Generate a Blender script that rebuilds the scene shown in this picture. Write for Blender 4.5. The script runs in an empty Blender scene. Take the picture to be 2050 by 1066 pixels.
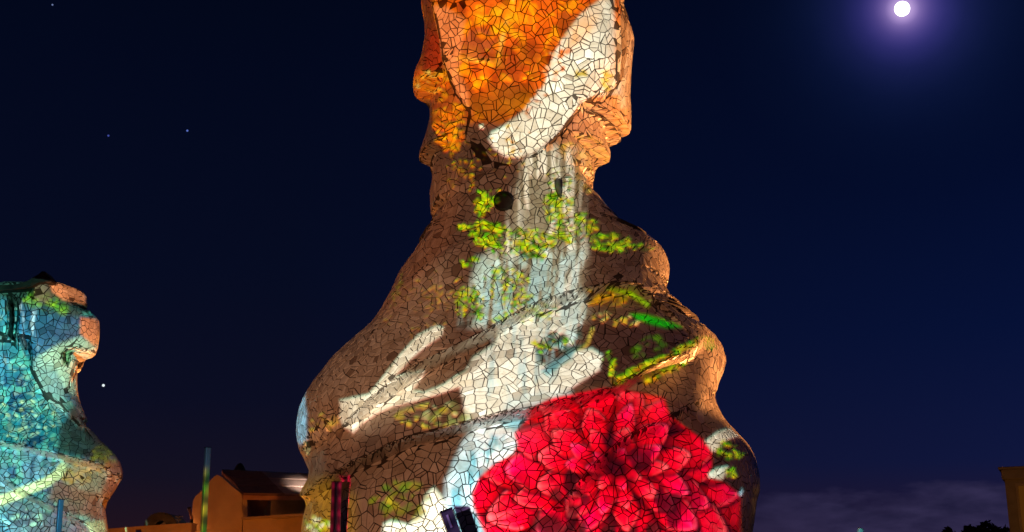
import bpy, bmesh, math, random
import numpy as np
from mathutils import Vector, Matrix

random.seed(7)
RNG = np.random.default_rng(7)
SC = bpy.context.scene
COL = SC.collection
R = math.radians

# ------------------------------------------------------------------ camera
CAM_Z, PITCH, HFOV = 1.6, R(15.0), R(45.0)
F = 1025.0 / math.tan(HFOV / 2)
cd = bpy.data.cameras.new('camera')
cam = bpy.data.objects.new('camera', cd)
COL.objects.link(cam)
cam.location = (0, 0, CAM_Z)
cam.rotation_euler = (math.pi / 2 + PITCH, 0, 0)
cd.sensor_width = 36.0
cd.lens = 18.0 / math.tan(HFOV / 2)
cd.clip_start, cd.clip_end = 0.1, 4000
SC.camera = cam
CP, SP = math.cos(PITCH), math.sin(PITCH)


def project(P):
    """world points (...,3) -> photo pixels (2050 x 1066)"""
    x = P[..., 0]
    y = P[..., 1]
    z = P[..., 2] - CAM_Z
    zc = y * CP + z * SP
    yc = -y * SP + z * CP
    return 1025.0 + F * x / zc, 533.0 - F * yc / zc


def at(px, py, Y):
    a, b = (px - 1025.0) / F, (533.0 - py) / F
    d = np.array([a, CP - b * SP, SP + b * CP])
    s = Y / d[1]
    return Vector((d[0] * s, Y, CAM_Z + d[2] * s))


def srgb(r, g, b):
    f = lambda c: (c / 255 / 12.92) if c / 255 <= 0.04045 else ((c / 255 + 0.055) / 1.055) ** 2.4
    return (f(r), f(g), f(b))


# ------------------------------------------------------------------ view
SC.view_settings.view_transform = 'Standard'
SC.view_settings.look = 'None'
SC.view_settings.exposure = 0.0
SC.view_settings.gamma = 1.0
SC.view_settings.use_curve_mapping = False

# ------------------------------------------------------------------ night sky
MOON_PX = (1806, 18)
moon_dir = (at(MOON_PX[0], MOON_PX[1], 100) - Vector((0, 0, CAM_Z))).normalized()
world = bpy.data.worlds.new('World')
SC.world = world
world.use_nodes = True
nt = world.node_tree
nt.nodes.clear()


def N(tree, kind, **kw):
    n = tree.nodes.new(kind)
    for k, v in kw.items():
        if k == 'ins':
            for i, val in v.items():
                n.inputs[i].default_value = val
        else:
            setattr(n, k, v)
    return n


def math_node(tree, op, a, b=None, c=None, clamp=False):
    n = tree.nodes.new('ShaderNodeMath')
    n.operation = op
    n.use_clamp = clamp
    for i, v in enumerate((a, b, c)):
        if v is None:
            continue
        if isinstance(v, (int, float)):
            n.inputs[i].default_value = v
        else:
            tree.links.new(v, n.inputs[i])
    return n.outputs[0]


def ramp(tree, fac, stops, interp='LINEAR'):
    n = tree.nodes.new('ShaderNodeValToRGB')
    n.color_ramp.interpolation = interp
    els = n.color_ramp.elements
    while len(els) > 1:
        els.remove(els[-1])
    els[0].position = stops[0][0]
    els[0].color = (*stops[0][1], 1)
    for p, c in stops[1:]:
        e = els.new(p)
        e.color = (*c, 1)
    if fac is not None:
        tree.links.new(fac, n.inputs[0])
    return n.outputs[0]


def mixc(tree, fac, a, b, mode='MIX'):
    n = tree.nodes.new('ShaderNodeMix')
    n.data_type = 'RGBA'
    n.blend_type = mode
    for sock, v in ((n.inputs[0], fac), (n.inputs[6], a), (n.inputs[7], b)):
        if isinstance(v, (int, float)):
            sock.default_value = v
        elif isinstance(v, tuple):
            sock.default_value = (*v, 1) if len(v) == 3 else v
        else:
            tree.links.new(v, sock)
    return n.outputs[2]


tc = N(nt, 'ShaderNodeTexCoord')
sep = N(nt, 'ShaderNodeSeparateXYZ')
nt.links.new(tc.outputs['Generated'], sep.inputs[0])
elev = math_node(nt, 'MULTIPLY_ADD', sep.outputs[2], 1.0, 0.0)
sky_left = ramp(nt, elev, [(0.0, srgb(46, 22, 26)), (0.045, srgb(32, 18, 28)), (0.09, srgb(19, 16, 32)), (0.15, srgb(11, 13, 33)),
                           (0.25, srgb(6, 11, 32)), (0.40, srgb(3, 8, 28)), (0.48, srgb(2, 7, 24)), (1.0, srgb(2, 4, 18))])
sky_right = ramp(nt, elev, [(0.0, srgb(44, 26, 46)), (0.05, srgb(32, 24, 52)), (0.10, srgb(15, 22, 60)), (0.20, srgb(6, 17, 54)),
                            (0.32, srgb(3, 12, 43)), (0.44, srgb(2, 9, 35)), (0.5, srgb(3, 8, 32)), (1.0, srgb(2, 4, 20))])
side = math_node(nt, 'MULTIPLY_ADD', sep.outputs[0], 1.7, 0.30, clamp=True)
base_sky = mixc(nt, side, sky_left, sky_right)
# low cloud bank near the horizon to the right
mp = N(nt, 'ShaderNodeMapping', ins={3: (5.0, 5.0, 16.0)})
nt.links.new(tc.outputs['Generated'], mp.inputs[0])
cn = N(nt, 'ShaderNodeTexNoise', ins={'Scale': 2.6, 'Detail': 6.0, 'Roughness': 0.55})
nt.links.new(mp.outputs[0], cn.inputs['Vector'])
edge = math_node(nt, 'MULTIPLY_ADD', cn.outputs[0], 0.055, 0.037)           # wavy top of the bank
edge = math_node(nt, 'MULTIPLY_ADD', sep.outputs[0], 0.055, edge)
d = math_node(nt, 'SUBTRACT', edge, elev)
bank = math_node(nt, 'MULTIPLY', d, 90.0, clamp=True)
xr = math_node(nt, 'MULTIPLY_ADD', sep.outputs[0], 6.0, -0.55, clamp=True)
bank = math_node(nt, 'MULTIPLY', bank, xr)
cn2 = N(nt, 'ShaderNodeTexNoise', ins={'Scale': 6.0, 'Detail': 5.0})
nt.links.new(mp.outputs[0], cn2.inputs['Vector'])
cloud_col = ramp(nt, cn2.outputs[0], [(0.3, srgb(32, 30, 58)), (0.7, srgb(56, 50, 84))])
bank = math_node(nt, 'MULTIPLY', bank, 0.72)
sky = mixc(nt, bank, base_sky, cloud_col)
# thin veil of air lit by the moon
dot = N(nt, 'ShaderNodeVectorMath', operation='DOT_PRODUCT')
nrm = N(nt, 'ShaderNodeVectorMath', operation='NORMALIZE')
nt.links.new(tc.outputs['Generated'], nrm.inputs[0])
nt.links.new(nrm.outputs[0], dot.inputs[0])
dot.inputs[1].default_value = moon_dir
ang = math_node(nt, 'ARCCOSINE', dot.outputs['Value'])
ang = math_node(nt, 'MULTIPLY', ang, F)                                   # roughly photo pixels
halo = ramp(nt, math_node(nt, 'DIVIDE', ang, 350.0, clamp=True),
            [(0.0, srgb(235, 205, 250)), (0.05, srgb(190, 162, 224)), (0.09, srgb(118, 98, 168)), (0.15, srgb(70, 62, 132)), (0.22, srgb(42, 42, 104)),
             (0.32, srgb(20, 26, 66)), (0.48, srgb(7, 13, 36)), (0.7, srgb(2, 4, 13)), (1.0, (0, 0, 0))], 'B_SPLINE')
vn = N(nt, 'ShaderNodeTexNoise', ins={'Scale': 9.0, 'Detail': 4.0})
nt.links.new(nrm.outputs[0], vn.inputs['Vector'])
halo = mixc(nt, 1.0, halo, ramp(nt, vn.outputs[0], [(0.3, (0.60, 0.60, 0.66)), (0.7, (1.0, 0.97, 0.98))]), 'MULTIPLY')
sky = mixc(nt, 1.0, sky, halo, 'ADD')
bg = N(nt, 'ShaderNodeBackground', ins={'Strength': 1.0})
nt.links.new(sky, bg.inputs['Color'])
wo = N(nt, 'ShaderNodeOutputWorld')
nt.links.new(bg.outputs[0], wo.inputs[0])

# moonlight
sd = bpy.data.lights.new('moonlight', 'SUN')
sd.energy = 0.02
sd.angle = R(0.5)
sd.color = (0.8, 0.85, 1.0)
so = bpy.data.objects.new('moonlight', sd)
COL.objects.link(so)
so.rotation_euler = (-moon_dir).to_track_quat('-Z', 'Y').to_euler()


def lamp(name, kind, loc, target, energy, color, size=0.1, spot=60, blend=0.5):
    l = bpy.data.lights.new(name, kind)
    l.energy = energy
    l.color = color
    l.shadow_soft_size = size
    if kind == 'SPOT':
        l.spot_size = R(spot)
        l.spot_blend = blend
    o = bpy.data.objects.new(name, l)
    COL.objects.link(o)
    o.location = loc
    if target is not None:
        o.rotation_euler = (Vector(target) - Vector(loc)).to_track_quat('-Z', 'Y').to_euler()
    return o


ORANGE = (1.0, 0.36, 0.10)
Yh = 22.0
# sodium floods on the terrace: low on the right of the big tower, by the house, by the left tower
_fr = Vector((8.8, 15.4, 0.6))
lamp('flood_right', 'SPOT', _fr, (1.7, 11.8, 5.5), 12500, ORANGE, 0.05, 33, 0.12)
lamp('flood_left', 'SPOT', (-7.0, 14.6, 0.6), (-1.0, 12.0, 4.6), 360, ORANGE, 0.06, 60, 0.6)
lamp('flood_house', 'POINT', (at(470, 1190, 18.4)[0], 18.4, 0.7), None, 210, (1.0, 0.24, 0.02), 0.3)
lamp('flood_yard', 'POINT', at(300, 1170, 20.0), None, 16, (1.0, 0.24, 0.02), 0.3)
lamp('flood_small_tower', 'SPOT', (-5.7, 24.2, 0.7), (-7.3, 20.2, 4.9), 6500, ORANGE, 0.05, 46, 0.3)
lamp('flood_far', 'POINT', at(2075, 1040, 27.5), None, 20, (1.0, 0.42, 0.06), 0.3)

lamp('flood_roof', 'SPOT', at(700, 860, Yh - 3.0), at(612, 985, Yh + 1), 2600, (1.0, 0.72, 0.62), 0.05, 13, 1.0)

PROJ = {}        # projectors get their slides further down, once the towers stand


def make_projector(name, loc, target, energy, half):
    o = lamp(name, 'SPOT', loc, target, energy, (1, 1, 1), 0.012, 2 * math.degrees(math.atan(half * 1.42)), 0.0)
    bpy.context.view_layer.update()
    PROJ[name] = (o, half)
    return o


P1_LOC, P1_TGT = Vector((-1.5, 0.6, 1.75)), Vector((-0.15, 11.0, 4.6))
P2_LOC, P2_TGT = Vector((-3.6, 1.0, 1.7)), Vector((-7.4, 19.2, 4.4))
make_projector('projector_main', P1_LOC, P1_TGT, 5200, 0.40)
make_projector('projector_small', P2_LOC, P2_TGT, 5200, 0.24)

# ------------------------------------------------------------------ materials


def material(name, rough=0.6, metallic=0.0):
    m = bpy.data.materials.new(name)
    m.use_nodes = True
    t = m.node_tree
    b = t.nodes['Principled BSDF']
    b.inputs['Roughness'].default_value = rough
    b.inputs['Metallic'].default_value = metallic
    return m, t, b


def noisy(name, c0, c1, scale=4.0, rough=0.7, bump=0.15, metallic=0.0, detail=6.0, bscale=40.0):
    m, t, b = material(name, rough, metallic)
    co = N(t, 'ShaderNodeTexCoord')
    n = N(t, 'ShaderNodeTexNoise', ins={'Scale': scale, 'Detail': detail, 'Roughness': 0.6})
    t.links.new(co.outputs['Object'], n.inputs['Vector'])
    t.links.new(ramp(t, n.outputs[0], [(0.32, c0), (0.68, c1)]), b.inputs['Base Color'])
    n2 = N(t, 'ShaderNodeTexNoise', ins={'Scale': bscale, 'Detail': 4.0})
    t.links.new(co.outputs['Object'], n2.inputs['Vector'])
    bp = N(t, 'ShaderNodeBump', ins={'Strength': bump, 'Distance': 0.02})
    t.links.new(n2.outputs[0], bp.inputs['Height'])
    t.links.new(bp.outputs[0], b.inputs['Normal'])
    return m


def tile_material():
    m, t, b = material('stone_shard', 0.42)
    at_ = N(t, 'ShaderNodeAttribute', attribute_name='tone')
    geo = N(t, 'ShaderNodeNewGeometry')
    col = ramp(t, at_.outputs['Fac'], [(0.0, (0.30, 0.24, 0.19)), (0.10, (0.47, 0.40, 0.33)), (0.5, (0.60, 0.54, 0.47)), (1.0, (0.76, 0.72, 0.66))])
    n = N(t, 'ShaderNodeTexNoise', ins={'Scale': 9.0, 'Detail': 8.0, 'Roughness': 0.65, 'Distortion': 0.8})
    t.links.new(geo.outputs['Position'], n.inputs['Vector'])
    vein = ramp(t, n.outputs[0], [(0.30, (0.72, 0.66, 0.58)), (0.5, (0.95, 0.93, 0.9)), (0.72, (1, 1, 1))])
    col = mixc(t, 1.0, col, vein, 'MULTIPLY')
    n3 = N(t, 'ShaderNodeTexNoise', ins={'Scale': 55.0, 'Detail': 3.0})
    t.links.new(geo.outputs['Position'], n3.inputs['Vector'])
    pits = ramp(t, n3.outputs[0], [(0.27, (0.35, 0.3, 0.25)), (0.36, (1, 1, 1))])
    col = mixc(t, 0.8, col, pits, 'MULTIPLY')
    t.links.new(col, b.inputs['Base Color'])
    n2 = N(t, 'ShaderNodeTexNoise', ins={'Scale': 22.0, 'Detail': 5.0})
    t.links.new(geo.outputs['Position'], n2.inputs['Vector'])
    bp = N(t, 'ShaderNodeBump', ins={'Strength': 0.15, 'Distance': 0.008})
    t.links.new(n2.outputs[0], bp.inputs['Height'])
    t.links.new(bp.outputs[0], b.inputs['Normal'])
    t.links.new(math_node(t, 'MULTIPLY_ADD', n.outputs[0], 0.3, 0.18), b.inputs['Roughness'])
    return m


M = {
    'shard': tile_material(),
    'grout': noisy('grout', (0.028, 0.020, 0.014), (0.065, 0.046, 0.033), 6.0, 0.9, 0.3),
    'vent': noisy('vent_dark', (0.010, 0.009, 0.008), (0.03, 0.027, 0.024), 12.0, 0.7, 0.1),
    'stucco': noisy('stucco', (0.30, 0.24, 0.17), (0.44, 0.36, 0.27), 1.6, 0.85, 0.25),
    'stucco_old': noisy('old_stucco', (0.22, 0.18, 0.13), (0.36, 0.30, 0.22), 2.3, 0.85, 0.3),
    'clay': noisy('clay_tile', (0.20, 0.105, 0.07), (0.34, 0.20, 0.14), 7.0, 0.75, 0.2),
    'clay_lit': noisy('lit_clay_tile', (0.42, 0.33, 0.27), (0.58, 0.48, 0.40), 7.0, 0.7, 0.2),
    'dark': noisy('dark_iron', (0.012, 0.011, 0.011), (0.03, 0.028, 0.028), 9.0, 0.55, 0.05, 0.4),
    'steel': noisy('brushed_steel', (0.36, 0.36, 0.36), (0.55, 0.55, 0.55), 3.0, 0.35, 0.03, 0.35),
    'blackpost': noisy('black_lacquer', (0.05, 0.045, 0.06), (0.09, 0.08, 0.10), 5.0, 0.35, 0.03, 0.2),
    'lens': noisy('glass_lens', (0.30, 0.30, 0.32), (0.45, 0.45, 0.47), 20.0, 0.15, 0.02),
    'terrace': noisy('terrace_tiles', (0.12, 0.08, 0.06), (0.22, 0.15, 0.11), 0.8, 0.8, 0.3),
    'leaf': noisy('leaf', (0.02, 0.045, 0.015), (0.05, 0.09, 0.03), 3.0, 0.6, 0.1),
    'bark': noisy('bark', (0.05, 0.035, 0.025), (0.11, 0.08, 0.06), 8.0, 0.9, 0.4),
    'rim': noisy('rim_mortar', (0.035, 0.024, 0.018), (0.09, 0.06, 0.045), 6.0, 0.85, 0.3),
}


def emissive(name, col, strength):
    m = bpy.data.materials.new(name)
    m.use_nodes = True
    t = m.node_tree
    t.nodes.clear()
    e = N(t, 'ShaderNodeEmission', ins={'Color': (*col, 1), 'Strength': strength})
    o = N(t, 'ShaderNodeOutputMaterial')
    t.links.new(e.outputs[0], o.inputs[0])
    return m


# ------------------------------------------------------------------ object helpers


def tag(o, label=None, cat=None, group=None, kind=None):
    for k, v in (('label', label), ('category', cat), ('group', group), ('kind', kind)):
        if v:
            o[k] = v
    return o


def empty(name, loc, label, cat, group=None):
    o = bpy.data.objects.new(name, None)
    COL.objects.link(o)
    o.location = loc
    o.empty_display_size = 0.2
    tag(o, label, cat, group)
    bpy.context.view_layer.update()
    return o


def mesh_obj(name, verts, faces, mat, parent=None, smooth=False):
    me = bpy.data.meshes.new(name)
    me.from_pydata([tuple(v) for v in verts], [], faces)
    me.update()
    if smooth:
        me.polygons.foreach_set('use_smooth', [True] * len(me.polygons))
    me.materials.append(M[mat] if isinstance(mat, str) else mat)
    o = bpy.data.objects.new(name, me)
    COL.objects.link(o)
    if parent is not None:
        o.parent = parent
        o.matrix_parent_inverse = parent.matrix_world.inverted()
    return o


def bm_obj(name, bm, mat, parent=None, smooth=False):
    me = bpy.data.meshes.new(name)
    bmesh.ops.recalc_face_normals(bm, faces=bm.faces[:])
    bm.to_mesh(me)
    bm.free()
    if smooth:
        me.polygons.foreach_set('use_smooth', [True] * len(me.polygons))
    me.materials.append(M[mat] if isinstance(mat, str) else mat)
    o = bpy.data.objects.new(name, me)
    COL.objects.link(o)
    if parent is not None:
        o.parent = parent
        o.matrix_parent_inverse = parent.matrix_world.inverted()
    return o


def bm_box(bm, c, s, rot=None, bevel=0.0):
    r = bmesh.ops.create_cube(bm, size=1.0)
    vs = r['verts']
    bmesh.ops.scale(bm, vec=s, verts=vs)
    if bevel > 0:
        es = list({e for v in vs for e in v.link_edges})
        rb = bmesh.ops.bevel(bm, geom=es, offset=bevel, segments=2, affect='EDGES', profile=0.5)
        vs = list({v for f in rb['faces'] for v in f.verts} | {v for v in vs if v.is_valid})
    if rot is not None:
        bmesh.ops.rotate(bm, cent=(0, 0, 0), matrix=rot, verts=vs)
    bmesh.ops.translate(bm, vec=c, verts=vs)
    return vs


def bm_prism(bm, pts, dvec):
    """closed polygon (world points) extruded along dvec"""
    a = [bm.verts.new(p) for p in pts]
    b = [bm.verts.new(Vector(p) + Vector(dvec)) for p in pts]
    n = len(a)
    bm.faces.new(a)
    bm.faces.new(b[::-1])
    for i in range(n):
        bm.faces.new((a[i], b[i], b[(i + 1) % n], a[(i + 1) % n]))


def bm_tube(bm, p0, p1, r0, r1, n=16, caps=True):
    p0, p1 = Vector(p0), Vector(p1)
    q = (p1 - p0).to_track_quat('Z', 'Y')
    ra, rb = [], []
    for i in range(n):
        a = 2 * math.pi * i / n
        d = q @ Vector((math.cos(a), math.sin(a), 0))
        ra.append(bm.verts.new(p0 + d * r0))
        rb.append(bm.verts.new(p1 + d * r1))
    for i in range(n):
        bm.faces.new((ra[i], ra[(i + 1) % n], rb[(i + 1) % n], rb[i]))
    if caps:
        bm.faces.new(ra[::-1])
        bm.faces.new(rb)


def bm_lathe(bm, c, prof, n=24):
    rings = []
    for (r, z) in prof:
        rings.append([bm.verts.new((c[0] + r * math.cos(2 * math.pi * i / n), c[1] + r * math.sin(2 * math.pi * i / n), c[2] + z)) for i in range(n)])
    for a, b in zip(rings, rings[1:]):
        for i in range(n):
            bm.faces.new((a[i], a[(i + 1) % n], b[(i + 1) % n], b[i]))
    bm.faces.new(rings[0][::-1])
    bm.faces.new(rings[-1])


# ------------------------------------------------------------------ numeric helpers


def sstep(a, b, x):
    t = np.clip((x - a) / (b - a), 0, 1)
    return t * t * (3 - 2 * t)


def polyline_field(px, py, pts):
    """unsigned distance, sign (+ on the upper side), fraction along the polyline"""
    pts = np.array(pts, float)
    seg = np.hypot(*(pts[1:] - pts[:-1]).T)
    cum = np.concatenate([[0], np.cumsum(seg)])
    best = np.full(px.shape, 1e9)
    sgn = np.ones(px.shape)
    tt = np.zeros(px.shape)
    for i in range(len(seg)):
        a, b = pts[i], pts[i + 1]
        dx, dy = b - a
        t = np.clip(((px - a[0]) * dx + (py - a[1]) * dy) / (seg[i] ** 2), 0, 1)
        qx, qy = px - (a[0] + t * dx), py - (a[1] + t * dy)
        d = np.hypot(qx, qy)
        m = d < best
        best[m] = d[m]
        s = dx * (py - a[1]) - dy * (px - a[0])
        sgn[m] = np.where(s[m] < 0, 1.0, -1.0)
        tt[m] = ((cum[i] + t * seg[i]) / cum[-1])[m]
    return best, sgn, tt


def poly_sd(px, py, pts):
    """signed distance to a closed polygon, positive inside"""
    pts = np.array(pts, float)
    best = np.full(px.shape, 1e9)
    inside = np.zeros(px.shape, bool)
    n = len(pts)
    for i in range(n):
        a, b = pts[i], pts[(i + 1) % n]
        dx, dy = b - a
        L2 = dx * dx + dy * dy + 1e-9
        t = np.clip(((px - a[0]) * dx + (py - a[1]) * dy) / L2, 0, 1)
        best = np.minimum(best, np.hypot(px - a[0] - t * dx, py - a[1] - t * dy))
        c = (a[1] > py) != (b[1] > py)
        xi = a[0] + (py - a[1]) * dx / (dy if abs(dy) > 1e-9 else 1e-9)
        inside ^= c & (px < xi)
    return np.where(inside, best, -best)


def ridge(px, py, pts, amps, wu, wd, val=0.0, wv=25.0):
    d, s, t = polyline_field(px, py, pts)
    amp = np.interp(t, np.linspace(0, 1, len(amps)), amps)
    up = np.exp(-(d / wu) ** 1.25)
    dn = 1 - sstep(0, wd, d)
    out = np.where(s > 0, up, dn) * amp
    if val:
        out = out - np.where(s > 0, 0, 1) * val * amp * np.exp(-((d - wd) / wv) ** 2) * sstep(0, wd * 0.7, d)
    return out


def smooth1(a, sig):
    k = np.arange(-int(3 * sig), int(3 * sig) + 1)
    w = np.exp(-0.5 * (k / sig) ** 2)
    w /= w.sum()
    return np.convolve(np.pad(a, len(k) // 2, mode='edge'), w, mode='valid')


class Tower:
    """a twisted mosaic tower: rings fitted to its outline, relief sculpted on top"""

    def __init__(self, left, right, Y0, ztop, dz, relief, depth=0.92, nfront=400, cap=0.5, bsm=22, yaw=0.0, wexp=5.0, sup=2.7):
        self.Y0, self.wexp = Y0, wexp
        cy_, sy_ = math.cos(yaw), math.sin(yaw)
        turn = lambda A: np.stack([A[..., 0] * cy_ - A[..., 1] * sy_, A[..., 0] * sy_ + A[..., 1] * cy_, A[..., 2]], -1)
        proj = lambda A: project(turn(A))
        yl, xl = np.array(left, float).T[::-1]
        yr, xr = np.array(right, float).T[::-1]
        z = np.arange(0.0, ztop + 1e-6, dz)
        nz = len(z)
        th = np.concatenate([np.linspace(-100, 100, nfront + 1), np.linspace(100, 260, 54)[1:-1]]) * math.pi / 180
        self.z, self.th = z, th
        # first guess from the plane of the axis
        sc = Y0 * CP / F
        pxc, pyc = proj(np.stack([np.zeros(nz), np.full(nz, Y0), z], -1))
        XL = (np.interp(pyc, yl, xl) - pxc) * sc
        XR = (np.interp(pyc, yr, xr) - pxc) * sc
        s, c = np.sin(th), np.cos(th)
        q = (np.abs(s) ** sup + np.abs(c) ** sup) ** (-1.0 / sup)       # squarish rather than round in plan
        s, c = s * q, c * q
        for it in range(24):
            hw = (XR - XL) / 2
            b = (0.5 * smooth1(hw, bsm) + 0.5 * smooth1(hw, bsm * 3.4)) * depth
            P = self.rings(XL, XR, b, s, c, z)
            px, py = proj(P)
            il, ir = px.argmin(1), px.argmax(1)
            k = np.arange(nz)
            dpl = np.interp(py[k, il], yl, xl) - px[k, il]
            dpr = np.interp(py[k, ir], yr, xr) - px[k, ir]
            XL = XL + 0.8 * dpl * sc
            XR = XR + 0.8 * dpr * sc
            bad = XR - XL < 0.1
            XR = np.where(bad, (XL + XR) / 2 + 0.05, XR)
            XL = np.where(bad, XR - 0.1, XL)
        # rounded cap
        f = np.clip((z - (ztop - cap)) / cap, 0, 1)
        sq = np.sqrt(np.clip(1 - f * f, 0.0004, 1))
        mid, hw = (XL + XR) / 2, (XR - XL) / 2 * sq
        XL, XR = mid - hw, mid + hw
        b = b * sq
        self.XL, self.XR, self.b = XL, XR, b
        base = self.rings(XL, XR, b, s, c, z)
        # relief is read at the front point of every column and mirrored on the far side
        front = base.copy()
        front[..., 1] = Y0 - np.abs(base[..., 1] - Y0)
        out = front.copy()
        fade = sstep(0.02, 0.42, np.abs(c))[None, :] * np.ones((nz, 1))
        rad = np.stack([s[None, :] * np.ones((nz, 1)) * 0.14, -np.abs(c)[None, :] * np.ones((nz, 1)), np.zeros((nz, len(th)))], -1)
        rad /= np.linalg.norm(rad, axis=-1, keepdims=True)
        for it in range(3):
            qx, qy = proj(out)
            if it == 0:
                self.bpx, self.bpy = qx, qy
            D = relief(qx, qy) * fade
            out = front + rad * D[..., None]
            self.bpx, self.bpy = qx, qy
        back = c < 0
        Pf = out.copy()
        Pf[:, back, 1] = 2 * Y0 - out[:, back, 1]
        Pf = turn(Pf)
        self.P = Pf
        # derivatives on the (theta, z) grid
        self.dz = dz
        dth = np.gradient(th)
        self.Pz = np.gradient(Pf, dz, axis=0)
        self.Pt = (np.roll(Pf, -1, 1) - np.roll(Pf, 1, 1))
        w = (np.roll(th, -1) - np.roll(th, 1))
        w[0] = th[1] - (th[-1] - 2 * math.pi)
        w[-1] = th[0] + 2 * math.pi - th[-2]
        self.Pt = self.Pt / w[None, :, None]
        n = np.cross(self.Pt, self.Pz)
        self.Nn = n / (np.linalg.norm(n, axis=-1, keepdims=True) + 1e-12)

    def rings(self, XL, XR, b, s, c, z):
        sg = 0.30 / (z[1] - z[0])
        Ls, Rs = smooth1(XL, sg), smooth1(XR, sg)
        mid = (Ls + Rs) / 2
        # broad form over the whole girth, sharp noses and flaps only round the sides
        x = mid[:, None] + (Rs - Ls)[:, None] / 2 * s[None, :]
        w = np.clip(np.abs(np.sin(self.th)), 0, 1)[None, :] ** np.where(c < -0.02, 120.0, self.wexp)[None, :]
        x = x + np.where(s[None, :] > 0, (XR - Rs)[:, None], (XL - Ls)[:, None]) * w
        y = self.Y0 - b[:, None] * c[None, :]
        return np.stack([x, y, np.broadcast_to(z[:, None], x.shape)], -1)

    def samp(self, A, u, v):
        """bilinear sample of a grid at theta u, height v (front range of theta only)"""
        th, z = self.th, self.z
        j = np.clip(np.searchsorted(th, u) - 1, 0, len(th) - 2)
        fu = np.clip((u - th[j]) / (th[j + 1] - th[j]), 0, 1)[..., None]
        fi = np.clip(v / self.dz, 0, len(z) - 1.001)
        i = fi.astype(int)
        fv = (fi - i)[..., None]
        return (A[i, j] * (1 - fu) * (1 - fv) + A[i, j + 1] * fu * (1 - fv) + A[i + 1, j] * (1 - fu) * fv + A[i + 1, j + 1] * fu * fv)

    def invert(self, pts):
        """photo pixels -> (theta, z) on the near side"""
        sel = np.cos(self.th) > 0.05
        bx, by = self.bpx[:, sel], self.bpy[:, sel]
        ths = self.th[sel]
        res = []
        for (x, y) in pts:
            d = (bx - x) ** 2 + (by - y) ** 2
            k = d.argmin()
            if d.flat[k] > 40 ** 2:
                res.append(None)
                continue
            i, j = np.unravel_index(k, d.shape)
            res.append((ths[j], self.z[i]))
        return res

    def body(self, name, mat, parent):
        nz, nt_ = self.P.shape[:2]
        V = (self.P - 0.0012 * self.Nn).reshape(-1, 3)
        i, j = np.meshgrid(np.arange(nz - 1), np.arange(nt_), indexing='ij')
        j2 = (j + 1) % nt_
        Q = np.stack([i * nt_ + j, i * nt_ + j2, (i + 1) * nt_ + j2, (i + 1) * nt_ + j], -1).reshape(-1, 4)
        me = bpy.data.meshes.new(name)
        me.vertices.add(len(V))
        me.vertices.foreach_set('co', V.astype(np.float32).ravel())
        me.loops.add(Q.size)
        me.loops.foreach_set('vertex_index', Q.astype(np.int32).ravel())
        me.polygons.add(len(Q))
        me.polygons.foreach_set('loop_start', np.arange(0, Q.size, 4, dtype=np.int32))
        me.update(calc_edges=True)
        me.polygons.foreach_set('use_smooth', [True] * len(Q))
        me.materials.append(M[mat])
        o = bpy.data.objects.new(name, me)
        COL.objects.link(o)
        o.parent = parent
        o.matrix_parent_inverse = parent.matrix_world.inverted()
        return o


def clip_poly(poly, nx, ny, c):
    """keep nx*x+ny*y <= c"""
    out = []
    n = len(poly)
    for k in range(n):
        a, b = poly[k], poly[(k + 1) % n]
        da = nx * a[0] + ny * a[1] - c
        db = nx * b[0] + ny * b[1] - c
        if da <= 0:
            out.append(a)
        if (da < 0 < db) or (db < 0 < da):
            t = da / (da - db)
            out.append((a[0] + t * (b[0] - a[0]), a[1] + t * (b[1] - a[1])))
    return out


def poly_area(p):
    s = 0
    for k in range(len(p)):
        a, b = p[k - 1], p[k]
        s += a[0] * b[1] - a[1] * b[0]
    return abs(s) / 2


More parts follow.
